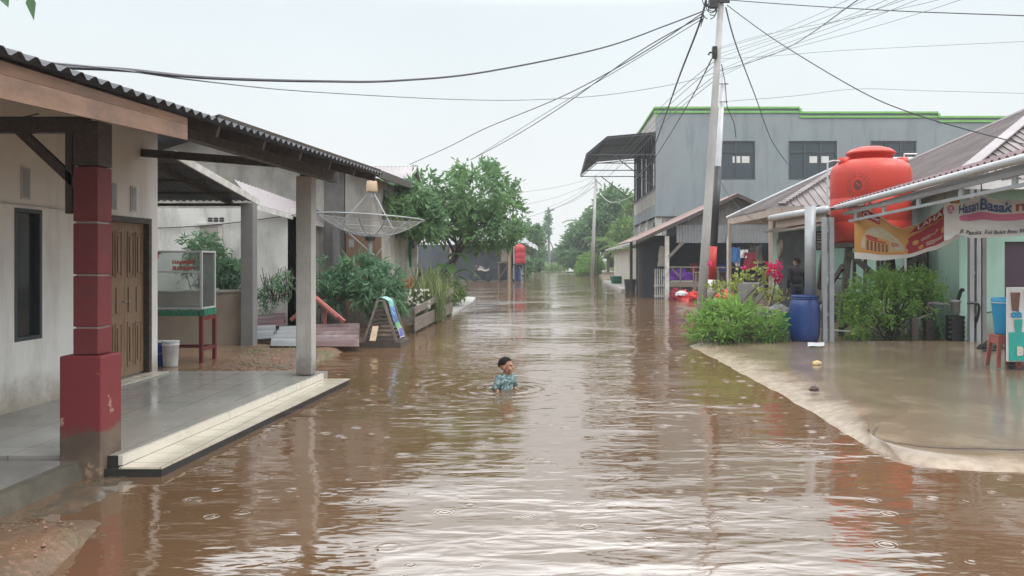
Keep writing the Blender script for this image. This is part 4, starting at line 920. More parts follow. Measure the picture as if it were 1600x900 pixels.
for i,(a,b_,_,_) in enumerate(wins):
    x0,x1 = xb(a),xb(b_); n = 2 if i==0 else 3
    wf = MB().box(x0,YB+.03,zs0,x0+.08,YB+.14,zs1).box(x1-.08,YB+.03,zs0,x1,YB+.14,zs1).box(x0+.08,YB+.03,zs0,x1-.08,YB+.14,zs0+.08).box(x0+.08,YB+.03,zs1-.08,x1-.08,YB+.14,zs1).box(x0+.08,YB+.04,zs1-.62,x1-.08,YB+.13,zs1-.55)
    for k in range(1,n):
        c = lerp(x0,x1,k/n); wf.box(c-.035,YB+.045,zs0+.08,c+.035,YB+.125,zs1-.08)
    wf = wf.build('window', M['frame_dark'], B)
    MB().box(x0+.08,YB+.09,zs0+.08,x1-.08,YB+.10,zs1-.08).build('pane', M['blue_glass'], wf)
    if i < 2:
        for k in range(2):
            c = lerp(x0,x1,.52+.24*k); MB().box(c-.2,YB+.083,zs0+.9,c+.2,YB+.087,zs0+1.25).build('painted_reflection', M['white_plastic'], wf)  # white squares stand in for reflections on the glass
MB().box(xb(1110),YB+.02,zs0,xb(1118),YB+.05,zs1).build('shutter', M['frame_dark'], B)
# glazed gallery on the street side
wf = MB()
for k in range(10):
    y = YB+.5+k*1.2; wf.box(XB-.02,y-.05,5.3,XB+.08,y+.05,zb_(203))
wf.box(XB-.02,YB+.3,6.9,XB+.08,YE-.3,6.98).box(XB-.02,YB+.3,5.28,XB+.08,YE-.3,5.4)
wf = wf.build('gallery_window', M['frame_dark'], B); MB().box(XB+.09,YB+.3,5.3,XB+.11,YE-.3,zb_(203)).build('pane', M['pale_grey'], wf)
for k in range(6):
    q = MB().box(XB+.02,YB+.6+k*2.0,5.5,XB+.06,YB+1.3+k*2.0,8.0).build('gallery_opening', M['black_glass'], B)
# awning
aw0, aw1 = P(1026,205,42.1), P(986,214,54); fw0, fw1 = P(917,241,42.5), P(912,247,52.5)
fw0 = V((2.1,42.1,7.25)); fw1 = V((2.1,53.2,7.25)); aw0 = V((XB,42.1,8.35)); aw1 = V((XB,53.2,8.35))
kn0 = V((2.65,42.1,8.12)); kn1 = V((2.65,53.2,8.12)); fw0 = V((1.55,42.1,7.20)); fw1 = V((1.55,53.2,7.20))
MB().corr(kn0,kn1,aw0,aw1,.15,.015).build('awning', M['dark_sheet'], B, smooth=True, solid=.01)
MB().corr(fw0,fw1,kn0,kn1,.15,.015).build('awning_skirt', M['dark_sheet'], B, smooth=True, solid=.01)
m = MB(); m.beam(fw0+V((.04,0,-.05)),fw1+V((.04,0,-.05)),.05,.05)
for k in range(4):
    t = k/3; a = fw0.lerp(fw1,t); m.beam(a+V((.05,0,-.05)), V((XB,a.y,a.z-.05)),.05,.05).beam(a+V((.05,0,-.08)),kn0.lerp(kn1,t)+V((0,0,-.1)),.04,.05).beam(kn0.lerp(kn1,t)+V((0,0,-.1)),aw0.lerp(aw1,t)+V((0,0,-.1)),.05,.05)
    if k in (0,3): m.beam(a+V((1.4,0,-.05)), V((XB,a.y,5.4)),.05,.05)
m.build('awning_frame', M['frame_dark'], B)
# ground floor
m = MB(); m.box(XB+.4,YB+.2,-.3,26,YB+.4,3.9); m.build('ground_wall', M['pale_grey'], B)
for x in (XB+.05, XB+.05):
    pass
for y in (YB+.1,YB+4,YB+8,YE-.4): MB().box(XB,y,-.3,XB+.35,y+.35,3.9).build('pillar', M['pale_grey'], B)
MB().box(xb(1042),YB+.12,2.7,xb(1092),YB+.18,3.7).build('dark_opening', M['black_glass'], B)
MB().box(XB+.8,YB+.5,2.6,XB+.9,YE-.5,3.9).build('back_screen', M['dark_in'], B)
MB().box(4.05,YB+2,-.3,XB+.3,YE+2.5,2.25).build('street_room', M['cream_wall'], B)
MB().box(4.02,YB+2.6,.1,4.05,YE+.7,2.0).build('roller_door', surf('cream_shutter', (.47,.44,.38), (.41,.385,.335), .6, 1.5, bump=.1), B)
MB().prism([(3.55,YB+1.8,2.25),(XB+.3,YB+1.8,2.75),(XB+.3,YB+1.8,2.9),(3.55,YB+1.8,2.36)],(0,14.5,0)).build('canopy_slab', M['concrete'], B)
MB().box(3.3,YB-1,-.4,XB+1,YE+3,.13).build('plinth', M['concrete'], B)
MB().beam((2.9,55,1.75),(4.0,57.5,2.5),.1,.06).beam((3.0,58.5,1.9),(3.0,58.5,-.2),.08,.08).build('side_awning', M['dark_wood'], B)
t = thing('basin','round green plastic basin on the ledge of the cream ground floor','basin', tuple(P(973,441,50)))
c = V((3.75,50,.135)); t.location = c; WL[t] = c
MB().lathe([(.33,0),(.45,.42),(.48,.44)],c,20).build('bowl', M['green_plastic'], t, smooth=True); MB().tube([c+V((.48*math.cos(i*.3142),.48*math.sin(i*.3142),.44)) for i in range(21)],.02,5,False).build('rim', M['green_plastic'], t)
o = MB().lathe([(.24,-.1),(.32,.62),(.34,.64)],(3.7,40.3,0),16).build('black_bucket', M['rubber'], origin=(3.7,40.3,0)); tag(o,'black bucket in the water before the cream ground floor','bucket')

# ---------------------------------------------------------------- wooden warung shack
W = thing('market_shack','open wooden shack with zinc front gable and faded rusty roof','shack', (7,33,0))
YW = 33
def xw(px): return (px-870)/1250*YW
def zw(py): return EYE+(405-py)/1250*YW
rid0, rid1 = V((xw(1147),YW-.6,4.32)), V((xw(1147),YW+7,4.35))
lo0, lo1 = V((3.25,YW-.3,2.42)), V((2.95,YW+6.6,2.36))
MB().corr(lo0,lo1,rid0,rid1,.15,.016).build('roof', M['rust_sheet'], W, smooth=True, solid=.01)
MB().corr(rid0,rid1,V((xw(1172)+.3,YW-.6,3.9)),V((xw(1172)+.3,YW+7,3.9)),.15,.016).build('roof', M['rust_sheet'], W, smooth=True, solid=.01)
MB().corr((xw(1172)+.2,YW-.5,3.86),(xw(1172)+.2,YW+6,3.86),(xw(1236),YW-.5,3.0),(xw(1236),YW+6,3.0),.15,.016).build('roof', M['rust_sheet'], W, smooth=True, solid=.01)
MB().beam(rid0+V((0,-.02,-.08)),V((xw(1172)+.3,YW-.62,3.82)),.04,.14).beam(rid0+V((0,-.02,-.08)),lo0+V((0,-.3,-.06)),.04,.14).build('bargeboard', M['dark_wood'], W)
m = MB()
m.corr((xw(1056),YW-.15,2.32),(xw(1232),YW-.15,2.32),(xw(1056),YW-.15,3.05),(xw(1232),YW-.15,3.05),.12,.014)
m.build('zinc_front', M['zinc'], W, smooth=True, solid=.006)
MB().prism([(xw(1060),YW,3.05),(xw(1228),YW,3.05),(xw(1175),YW,3.75),(xw(1148),YW,4.22)],(0,.03,0)).build('gable_panel', M['dark_concrete'], W)
for px in (1041,1137): MB().beam((xw(px),YW-.2,-.5),(xw(px),YW-.2,2.6),.17,.15).build('post', M['white_wood'], W)
MB().beam((xw(1226),YW-.3,-.5),(xw(1226),YW-.3,2.5),.15,.15).build('post', M['white_wood'], W)
for y_ in (YW+5.5,YW+1.5): MB().beam((3.58,y_,-.5),(3.58,y_,2.5),.13,.13).build('post', M['dark_wood'], W)
MB().beam((xw(1044),YW-.25,1.75),(xw(1066),YW-.25,2.35),.09,.12).build('brace', M['grey_wood'], W); MB().beam((xw(1222),YW-.25,1.7),(xw(1206),YW-.25,2.3),.09,.12).build('brace', M['grey_wood'], W)
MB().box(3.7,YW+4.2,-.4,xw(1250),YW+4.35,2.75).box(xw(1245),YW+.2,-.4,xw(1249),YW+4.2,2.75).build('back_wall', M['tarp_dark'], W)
MB().box(3.7,YW+2.5,-.4,4.6,YW+2.6,2.4).build('side_wall', M['dark_sheet'], W)
MB().box(xw(1050),YW+.3,-.4,xw(1226),YW+4,.30).build('floor', M['dark_concrete'], W)
m = MB(); m.beam((xw(1043),YW-.2,1.33),(xw(1225),YW-.2,1.30),.06,.06).beam((xw(1043),YW-.2,.62),(xw(1137),YW-.2,.62),.05,.22)
for px in (1062,1082,1120,1165,1190): m.beam((xw(px),YW-.2,.3),(xw(px),YW-.2,1.3),.05,.06)
m.beam((xw(1048),YW-.2,1.3),(xw(1062),YW-.2,.9),.04,.05).build('railing', M['grey_wood'], W)
m = MB()
for k in range(5): m.beam((xw(1026)+k*.09,YW+.5,-.4),(xw(1026)+k*.09,YW+.5,1.25),.045,.03)
m.beam((xw(1024),YW+.46,.55),(xw(1040),YW+.46,.55),.03,.09).beam((xw(1024),YW+.46,.1),(xw(1040),YW+.46,.1),.03,.09).build('picket_gate', M['white_wood'], W)
o = MB().grid(lambda u,v: V((xw(1029)+u*.32+.08*v, YW+.25+.05*math.sin(u*7+v*4), 1.35+v*.85)),6,8).build('grey_sack', M['cloth_grey'], smooth=True, origin=(xw(1032),YW+.3,1.35), solid=.05); tag(o,'grey sack hanging from the white front post of the shack','sack')
def cloth(name,label,px0,px1,py0,py1,mat,Y,group='washing hung in the shack', sk=0):
    def fn(u,v):
        p = P(lerp(px0,px1,u)+sk*v, lerp(py0,py1,v), Y); p.y += .06*math.sin(u*9+v*3); p.z += .02*math.sin(u*8)*(1-v); p.x += .02*math.sin(v*7+u*3)*v; return p
    o = MB().grid(fn,10,10).build(name, M[mat], smooth=True, origin=tuple(P((px0+px1)/2,py0,Y)), solid=.012); tag(o,label,'laundry',group)
cloth('hanging_shirt','blue shirt hung on the washing line in the shack',1143,1156,387,410,'cloth_blue',32.6)
cloth('hanging_shirt','white shirt hung between the blue and the maroon ones',1155,1169,390,403,'cloth_white',32.62,sk=-2)
cloth('hanging_trousers','white trousers hanging below the blue shirt',1149,1155,402,416,'cloth_white',32.7)
cloth('hanging_shirt','dark maroon shirt hung at the end of the washing line',1163,1181,395,422,'cloth_maroon',32.55)
cloth('hanging_shirt','greyish cloth hung high behind the washing in the shack',1172,1190,384,412,'cloth_grey',34)
tag(MB().tube(smoothpts([P(1137,386,32.8),P(1160,390,32.6),P(1190,385,32.8)],6),.012,5).build('clothes_line', M['cable'], origin=tuple(P(1137,386,32.8))),'thin clothes line between the shack posts','clothes line')
def heap(name,label,c,rx,ry,rz,mat,cat,seed):
    def fn(u,v):
        a = 2*math.pi*v; th = u*math.pi/2; d = V((math.cos(a)*math.sin(th), math.sin(a)*math.sin(th), math.cos(th)))
        k = 1+.35*mnoise.noise(d*2.3+V((seed,0,0)))+.28*mnoise.noise(d*5+V((0,seed,0))); return V(c)+V((d.x*rx*k,d.y*ry*k,d.z*rz*k))
    o = MB().grid(fn,16,36).build(name, M[mat], smooth=True, origin=c); return tag(o,label,cat)
heap('cloth_heap','purple cloth bundle behind the shack railing',(xw(1062)+.1,YW+.6,.78),.62,.3,.42,'cloth_purple','cloth',1)
MB().box(xw(1050),YW+.2,.66,xw(1086),YW+1.0,.76).build('bench_board', M['white_wood'], W)
heap('plastic_bag','big red plastic bag lying lowest under the shack railing',(xw(1066),YW-.6,-.05),.42,.3,.36,'red_plastic','plastic bag',2)
heap('plastic_bag','small dark red bag against the white front post of the shack',(xw(1053),YW-.45,.0),.26,.22,.42,'cloth_maroon','plastic bag',9)
heap('plastic_bag','white plastic bag squeezed between the red bags under the railing',(xw(1060),YW-.8,.2),.24,.15,.15,'white_plastic','plastic bag',5)
heap('plastic_bag','red bag with pink folds next to the leaning pole',(xw(1079),YW-.7,.05),.28,.2,.30,'red_plastic','plastic bag',14)
heap('plastic_bag','orange-red bag behind the banded pole by the shack',(xw(1122),YW-1.2,-.05),.45,.3,.42,'red_plastic','plastic bag',3)
o = MB().lathe([(.55,-.3),(.62,.2),(.62,.75),(.5,.8)],(xw(1218),30.5,0),18).build('concrete_ring', M['tan_plaster'], origin=(xw(1218),30.5,0)); tag(o,'round tan concrete well ring beside the shack','well ring')
o = MB().box(xw(1140),YW-.9,-.2,xw(1185),YW-.4,.72).build('stone_block', M['dark_concrete'], origin=(xw(1160),YW-.6,0), bevel=.05); tag(o,'low dark concrete block before the shack washing','block')

# ---------------------------------------------------------------- poles
p0, p1 = V((3.57,20,-.3)), V((4.16,20,8.9))
U = thing('utility_pole','thick pale leaning concrete utility pole with tangled cables at its top','utility pole', tuple(p0), 'power poles along the street')
MB().tube([p0,p0.lerp(p1,.3),p0.lerp(p1,.6),p1],[.125,.108,.090,.068],14).build('pole', M['pole_conc'], U, smooth=True)
m = MB(); top = P(1108,8,20)
for k in range(7):
    c = P(1112+rnd(-9,4),10+rnd(-12,10),19.9); r = rnd(.09,.2); a0 = rnd(0,6); ax = Matrix.Rotation(rnd(-.6,.6),3,'Z')
    m.tube([c+ax@V((r*math.cos(a0+i*.45),rnd(-.02,.02),r*1.15*math.sin(a0+i*.45))) for i in range(14)],.012,5)
m.build('cable_coils', M['cable'], U)
m = MB(); m.box(*(P(1110,-4,19.85)),*(P(1119,14,20.0))); MB().beam(P(1121,2,19.9),P(1140,2,19.9),.07,.07).build('crossarm', M['rubber'], U); m.tube([P(1100,24,19.9),P(1098,32,19.9),P(1095,42,19.9),P(1097,30,19.9)],.012,5); m.build('clamp_box', M['rubber'], U)
m = MB(); m.box(*P(1114,72,19.85),*P(1119,92,20)).tube([P(1116,82,19.8),P(1109,82,19.8),P(1107,86,19.8)],.025,5).build('bracket', M['rubber'], U)
q0, q1 = V((3.96,20.9,-.3)), V((4.36,20.9,6.7))
U2 = thing('banded_pole','slim steel pole with black, red and white bands behind the leaning pole','pole', tuple(q0), 'power poles along the street')
def qz(py): return (EYE+(405-py)/1250*20.9+.3)/7.0
MB().tube([q0,q0.lerp(q1,.55),q1],[.095,.088,.06],12).build('pole', M['light_metal'], U2, smooth=True)
for nm,a,b_,mt in (('black_band',260,385,'black_paint'),('red_band',385,437,'red_paint2'),('white_band',437,464,'white_plastic'),('black_band',464,500,'black_paint')):
    if mt not in M: M[mt] = surf(mt,(.52,.035,.03),(.45,.03,.028),.5,2.0,bump=.03)
    pa, pb = q0.lerp(q1,qz(a)), q0.lerp(q1,qz(b_)); MB().tube([pa,pb],.10,14).build(nm, M[mt], U2, smooth=True)
for py in (131,159): MB().beam(P(1124,py,20.8),P(1138,py,20.8),.03,.03).build('step_bar', M['grey_metal'], U2)
p0,p1 = V(((925-870)/1250*75,75,-.1)), P(931,273,75)
U3 = thing('utility_pole','slender distant concrete pole above the round roadside bush','utility pole', tuple(p0), 'power poles along the street')
MB().tube([p0,p1],[.19,.12],10).build('pole', M['pole_conc'], U3, smooth=True); MB().beam(P(929,279,74.8),P(940,290,74.8),.1,.1).build('crossarm', M['grey_metal'], U3)
p0,p1 = V(((858-870)/1250*150,150,0)), P(857,324,150)
U4 = thing('utility_pole','farthest pole, wrapped in dark vine against the sky','utility pole', tuple(p0), 'power poles along the street')
MB().tube([p0,p1],[.26,.18],8).build('pole', M['dark_concrete'], U4); MB().beam(P(851,330,149.7),P(866,328,149.7),.2,.2).build('crossarm', M['dark_wood'], U4)
m,_ = crown([at(856,352,149.5,4,20,.8),at(858,338,149.5,3,8,.5)],40,14,.7,.14,.5); m.build('vine', M['leaf_dark'], U4)

# ---------------------------------------------------------------- far trees and bushes
tree('far_tree','tall sloping-crowned tree between the slender distant pole and farthest pole','tree', tuple(P(900,412,98)), [at(908,378,98,24,26,2.5),at(890,396,96,18,15,2.2),at(924,356,100,15,26,2),at(905,402,95,30,12,2)],230,18,.75,.17,.7,'leaf_far',[P(900,414,98),P(900,390,98),P(898,360,98)],.25,14,'trees at the far end')
tree('far_tree','dense tall tree between the slender distant pole and the gallery building','tree', tuple(P(955,415,90)), [at(955,330,90,26,36,2.6),at(975,310,92,14,22,1.6),at(940,360,88,24,34,2.4),at(965,380,88,26,30,2.2),at(934,350,95,14,30,2)],330,18,.7,.16,.7,'leaf_far',[P(955,418,90),P(955,385,90),P(952,350,90)],.28,16,'trees at the far end')
tree('far_tree','lower bright tree crown behind the cream ground floor','tree', tuple(P(985,420,80)), [at(975,370,80,22,26,2),at(990,340,84,14,34,2)],110,18,.6,.14,.6,'leaf_bright',[P(985,420,80),P(983,380,80)],.2,8,'trees at the far end')
tree('far_tree','hazy far tree closing the road behind the farthest pole','tree', tuple(P(870,412,170)), [at(872,401,170,16,7,4),at(885,398,165,14,9,4),at(843,396,160,12,13,3),at(832,382,150,7,20,2.5)],170,16,1.1,.28,1.0,'leaf_far',[P(870,414,170),P(870,400,170)],.3,6,'trees at the far end')
t = thing('bare_tree','bare leaning dead trunk beside the farthest vine-wrapped pole','tree', tuple(P(845,412,140)),'trees at the far end')
MB().tube([P(846,412,140),P(845,385,140),P(843,365,140),P(841,348,140)],[.45,.4,.3,.15],7).tube([P(844,370,140),P(850,358,140),P(854,352,140)],[.2,.15,.06],5).tube([P(845,382,140),P(838,366,140)],[.2,.08],5).build('trunk', M['bark'], t)
m,_ = crown([at(842,362,140,7,10,1),at(853,352,140,3,5,.6)],22,12,.7,.12,.5); m.build('crown', M['leaf_dark'], t)
def palm(label, px, pyc, pyb, Y, L, n=16):
    t = thing('palm','%s'%label,'palm', tuple(P(px,pyb,Y)),'palms at the far end'); c = P(px,pyc,Y); m = MB()
    for k in range(n):
        a = k*6.283/n+rnd(-.15,.15); h = V((math.cos(a),math.sin(a),0)); up = rnd(.15,.9); pts = [c+h*L*s+V((0,0,L*(up*s-.75*s*s))) for s in [i/9 for i in range(10)]]
        sd = V((-h.y,h.x,0))
        for i in range(1,10):
            d = (pts[i]-pts[i-1]).normalized()
            for s in (-1,1): 
                for j in (0,.5): m.leaf(pts[i-1].lerp(pts[i],j), (sd*s*.8+d*.6+V((0,0,-.35))), L*.32*(1-.5*i/10), L*.022)
    m.build('fronds', M['leaf_bright'], t); MB().tube([P(px,pyb,Y),c],[.16,.12],7).build('trunk', M['bark'], t)
palm('small palm with arching fronds close to the slender distant pole', 950, 378, 425, 78, 2.3)
palm('young palm fronds under the awning edge beside the cream ground floor', 968, 388, 432, 66, 1.7)
palm('palm with upright fronds against the far tree line', 915, 352, 415, 104, 3.0)
shrub('roadside_bush','round bright green bush at the foot of the slender distant pole', tuple(P(922,430,82)), [at(922,415,82,22,16,1.6),at(912,422,81,14,10,1.2)],150,18,.34,.09,.3,'leaf_lime',6)
shrub('far_bush','low dark bush where the water meets the dry road', tuple(P(845,420,85)), [at(838,414,85,12,9,1.4),at(822,420,72,7,14,1)],70,16,.4,.1,.35,'leaf_far',4)
m = MB()
for k in range(2600):
    Y = rnd(103,200); x = rnd(-12,26) if random.random()<.6 else rnd(-9,1.5); 
    if Y < 150 and 1.0 < x-(max(0,Y-100)/230)**2*12 < 7.3: continue
    blades(m,(x,Y,.05),5,rnd(.5,1.3),.07,.6,.9)
tag(m.build('grass', M['grassblade']), 'long green grass at the far end of the flooded road','grass',kind='stuff')
t = thing('roadside_shed','tiny dark shed roof far down the grassy verge','shed',tuple(P(838,412,110)))
MB().prism([P(826,398,110),P(850,398,110),P(843,391,110),P(833,391,110)],(0,2,0)).build('roof', M['dark_sheet'], t)
MB().box(*P(829,412,110.2),*P(848,398.5,111.8)).build('wall', M['dark_in'], t)

# goods and furniture inside the shack
def stool(label,px,pyt,Y,w,mat):
    c = P(px,pyt,Y); t = thing('wooden_stool',label,'stool',(c.x,Y,.3),'stools in the shack')
    for a,b_ in ((-1,-1),(1,-1),(-1,1),(1,1)): MB().beam((c.x+a*w*.42,Y+b_*w*.42,.3),(c.x+a*w*.36,Y+b_*w*.36,c.z-.03),.05,.05).build('leg',M[mat],t)
    MB().box(c.x-w/2,Y-w/2,c.z-.04,c.x+w/2,Y+w/2,c.z).build('seat',M[mat],t,bevel=.01)
stool('pale wooden stool behind the shack railing beside the purple cloth',1092,425,33.5,.42,'pale_wood'); stool('grey wooden stool deeper inside the shack near the washing',1128,424,34.4,.4,'grey_wood')
t = thing('cooking_pot','round dark cooking pot on the concrete block before the washing','pot',(xw(1168),YW-.65,.72)); c = V((xw(1168),YW-.65,.725))
MB().lathe([(.16,0),(.24,.06),(.27,.18),(.28,.2),(.26,.2)],c,20).build('body',M['black_paint'],t,smooth=True); MB().tube([c+V((-.28,0,.18)),c+V((-.36,0,.2)),c+V((-.28,.05,.18))],.015,6).build('handle',M['black_paint'],t)
for lb,px,w,h,mt in (('white plastic jar on the pale bench board under the railing',1074,.09,.26,'white_plastic'),('green plastic jar on the pale bench board under the railing',1080,.08,.22,'green_plastic'),('small brown jar at the end of the pale bench board',1085,.08,.2,'stone')):
    c = V((xw(px),YW+.55,.765)); t = thing('jar',lb,'jar',tuple(c),'jars on the bench'); MB().lathe([(w*.9,0),(w,.02),(w,h*.75),(w*.75,h*.85)],c,14).build('body',M[mt],t,smooth=True); MB().lathe([(w*.78,h*.85),(w*.78,h),(w*.1,h+.01)],c,14).build('lid',M['white_plastic'],t)
t = thing('counter','grey wooden counter across the shack behind the poles','counter',(xw(1105),YW+1.8,.3))
MB().box(xw(1090),YW+1.5,1.05,xw(1150),YW+2.2,1.12).build('top',M['grey_wood'],t); MB().box(xw(1091),YW+1.56,.31,xw(1149),YW+1.62,1.05).build('front_panel',M['plank'],t)
for k,(lb,px,h,mt) in enumerate((('tall red box on the shack counter',1096,.35,'tank_red2'),('yellowish carton on the shack counter',1127,.26,'pale_wood'),('blue carton at the far end of the shack counter',1143,.3,'blue_plastic'))):
    o = MB().box(xw(px)-.14,YW+1.7,1.122,xw(px)+.14,YW+1.95,1.122+h).build('carton',M[mt],origin=(xw(px),YW+1.8,1.122),bevel=.01); tag(o,lb,'carton','cartons on the counter')
cloth('hanging_towel','pale towel hung nearest the zinc post in the shack',1203,1214,386,408,'cloth_white',33.2)

o = MB().grid(lambda u,v: P(lerp(1214,1223,u), lerp(374,402,v), 24.5)+V((0,.04*math.sin(v*4+u*3),0)),4,8).build('notice_sheet', M['ban_food'], smooth=True, origin=tuple(P(1218,402,24.5)), solid=.006); tag(o,'faded pale sheet hanging under the porch eave behind the drum','sheet')
# ---------------------------------------------------------------- right: mint house
H3 = thing('mint_house','mint green house under maroon hipped metal roofs with a purple door','house', (8,16,0))
m = MB()
m.box(8,15.9,.0,8.9,16.1,3.3).box(8.9,15.9,2.0,9.9,16.1,3.3).box(9.9,15.9,.0,17,16.1,3.3)
m.box(8,16.1,.0,8.2,25,3.3)
m.box(7.05,21.8,.0,8,22,3.1).box(7.05,22,.0,7.2,26.5,3.1); m.build('wall', M['mint'], H3)
MB().box(8.9,16.0,.08,9.9,16.05,2.0).build('door', M['purple_door'], H3)
for y0,y1 in ((17.2,18.2),(19.0,19.7)):
    wf = MB().box(7.96,y0,.75,7.99,y0+.06,2.1).box(7.96,y1-.06,.75,7.99,y1,2.1).box(7.96,y0+.06,2.04,7.99,y1-.06,2.1).build('window', M['frame_dark'], H3); MB().box(7.985,y0+.06,.75,7.995,y1-.06,2.04).build('pane', M['black_glass'], wf)
m = MB()
for k in range(6): m.box(7.08,21.77,1.95+k*.075,7.45,21.8,1.99+k*.075)
m.build('louvre_vent', M['fascia_tan'], H3)
MB().box(7.06,21.785,1.9,7.47,21.795,2.42).build('vent_backing', M['dark_in'], H3)
MB().box(7.03,22.3,.06,7.049,25.4,2.5).build('side_door', M['dark_in'], H3)
def roofpoly(pts, name='roof', mat='maroon_sheet', pitch=.22, along=None):
    """sheet of flat facets with standing ribs running up the slope"""
    pts = [V(p) for p in pts]
    m = MB(); m.add(pts, [tuple(range(len(pts)))])
    e = (pts[1]-pts[0]); Lx = e.length; ex = e.normalized(); nr = e.cross(pts[-1]-pts[0]).normalized()
    if nr.z < 0: nr = -nr
    sl = nr.cross(ex).normalized()
    if sl.z < 0: sl = -sl
    loc2 = [((p-pts[0]).dot(ex),(p-pts[0]).dot(sl)) for p in pts]
    k = pitch*.5
    while k < max(a for a,_ in loc2):
        # top of the facet at this run
        ys_ = []
        for i in range(len(loc2)):
            (a,b_),(c,d) = loc2[i],loc2[(i+1)%len(loc2)]
            if (a-k)*(c-k) < 0: ys_.append(b_+(d-b_)*(k-a)/(c-a))
        if len(ys_) >= 2 and max(ys_)-min(ys_) > .05:
            m.beam(pts[0]+ex*k+sl*(min(ys_))+nr*.012, pts[0]+ex*k+sl*max(ys_)+nr*.012, .05, .022, nr)
        k += pitch
    return m.build(name, M[mat], H3)
# wing A: hipped roof, ridge across
E2, E1 = V((5.9,21,3.05)), V((5.75,27,3.03)); RA, RB = V((8.9,24,4.62)), V((14,24,4.62))
roofpoly([E1,E2,RA]); roofpoly([E2,V((14,21,3.05)),RB,RA])
MB().tube([E1+V((0,0,.02)),RA+V((0,0,.03))],.06,6).tube([RA+V((0,0,.03)),RB+V((0,0,.03))],.07,6).build('ridge_cap', M['light_metal'], H3)
n_ = 26
m = MB()
for i in range(n_):
    a = E2.lerp(RA,i/n_); b_ = E2.lerp(RA,(i+.62)/n_); m.beam(a+V((0,0,.05)), b_+V((0,0,.06)), .2, .05)
m.build('hip_cap', M['maroon_sheet'], H3)
MB().beam(E1+V((.03,0,-.12)),E2+V((.03,0,-.12)),.03,.2).beam(E2+V((0,.03,-.12)),V((8,21.03,2.93)),.03,.2).build('fascia', M['fascia_tan'], H3)
m = MB(); m.add([E1+V((.05,0,-.2)),E2+V((.05,.05,-.2)),V((8,21.05,2.85)),V((8,27,2.85))],[(0,1,2,3)]); m.build('soffit', M['fascia_tan'], H3)
for x_,y_ in ((5.72,21.4),(5.75,26.6)): MB().beam((x_,y_,0),(x_,y_,2.85),.09,.09).build('porch_post', M['fascia_tan'], H3)
MB().beam((5.75,21.3,2.42),(7.4,21.3,2.62),.06,.09).build('porch_beam', M['fascia_tan'], H3)
# pyramid roof C
c0,c1,c2,c3 = V((7.7,15.4,3.2)),V((17.7,15.4,3.2)),V((17.7,25.6,3.2)),V((7.7,25.6,3.2)); ap = V((12.7,20.5,5.75))
roofpoly([c3,c0,ap]); roofpoly([c0,c1,ap]); roofpoly([c2,c3,ap]); roofpoly([c1,c2,ap])
MB().beam(c0+V((0,0,.05)),ap+V((0,0,.05)),.26,.03).tube([c3+V((0,0,.02)),ap+V((0,0,.02))],.06,6).build('ridge_cap', M['old_roof'], H3)
MB().beam(c3+V((.03,0,-.1)),c0+V((.03,0,-.1)),.03,.2).beam(c0+V((0,.03,-.1)),c1+V((0,.03,-.1)),.03,.2).build('fascia', M['white_metal'], H3)

# canopy in front of it, gutter to the road
CN = thing('porch_canopy','light steel canopy with white gutter and maroon corrugated roof over the concrete yard','canopy', (5.5,15.4,0))
g0, g1 = V((5.5,15.6,2.63)), V((5.5,5.2,2.92)); sl = V((2.6,0,.77))
MB().corr(g0+V((.0,0,.09)),g1+V((.0,0,.09)),g0+sl+V((0,0,.09)),g1+sl+V((0,0,.09)),.17,.034).build('roof', M['maroon_bright'], CN, smooth=True, solid=.005)
MB().tube(smoothpts([g0+V((-.07,0,.02)),g0.lerp(g1,.5)+V((-.07,0,.02)),g1+V((-.07,0,.02))],8),.054,12).build('gutter', M['light_metal'], CN, smooth=True)
m = MB(); m.beam(g0+V((.07,-.05,-.10)),g1+V((.07,0,-.10)),.04,.06).beam(g0+V((.07,-.35,-.255)),g1+V((.07,0,-.255)),.035,.045)
for k in range(8):
    a = (g0+V((.085,0,-.2))).lerp(g1+V((.085,0,-.2)),(k+.5)/8); m.beam(a+V((0,-.05,.015)),a+V((0,.05,.015)),.03,.11)
for k in range(4):
    a = g0.lerp(g1,(k+.15)/4)+V((.07,0,-.11)); m.beam(a,a+sl+V((0,0,-.02)),.05,.09)
for t in (.3,.65,1): m.beam(g0+sl*t+V((0,0,.03)),g1+sl*t+V((0,0,.03)),.05,.04)
m.build('steel_truss', M['grey_metal'], CN)
for x,y,zt in ((5.20,15.35,2.45),(7.93,15.2,2.98)):
    cz_ = .06; q = MB()
    for s in (-1,1): q.box(x+s*.065-.042,y-.05,cz_,x+s*.065+.042,y+.05,zt)
    for k in range(3): q.box(x-.022,y-.02,cz_+.5+k*.8,x+.022,y+.02,cz_+.56+k*.8)
    q.build('column', M['grey_metal'], CN, bevel=.004)
MB().box(8.06,15.15,.06,8.14,15.25,2.9).build('column_web', M['dark_concrete'], CN)
MB().tube([P(1266,322,15.62),P(1266,466,15.62)],.105,14).build('downspout', M['grey_metal'], CN, smooth=True)
MB().tube([P(1267,464,15.62),P(1267,500,15.62)],.04,10).build('downspout_tail', M['white_plastic'], CN)
MB().tube([P(1204,341,19.3),P(1245,334,17.2),P(1292,327,15.5)],.075,10).build('rear_gutter', M['light_metal'], CN, smooth=True)
MB().beam(P(1213,351,19.2),P(1290,339,15.7),.03,.16).build('rear_fascia', M['fascia_tan'], CN)
MB().corr(P(1204,339,19.3),P(1292,325,15.5),P(1204,339,19.3)+V((.75,0,.06)),P(1292,325,15.5)+V((.75,0,.06)),.12,.015).build('rear_roof', M['zinc'], CN, smooth=True, solid=.005)
MB().beam(P(1196,362,21),P(1250,351,18.5),.05,.07).beam(P(1250,351,18.5),P(1290,345,16.8),.05,.07).build('rear_beam', M['grey_wood'], CN)

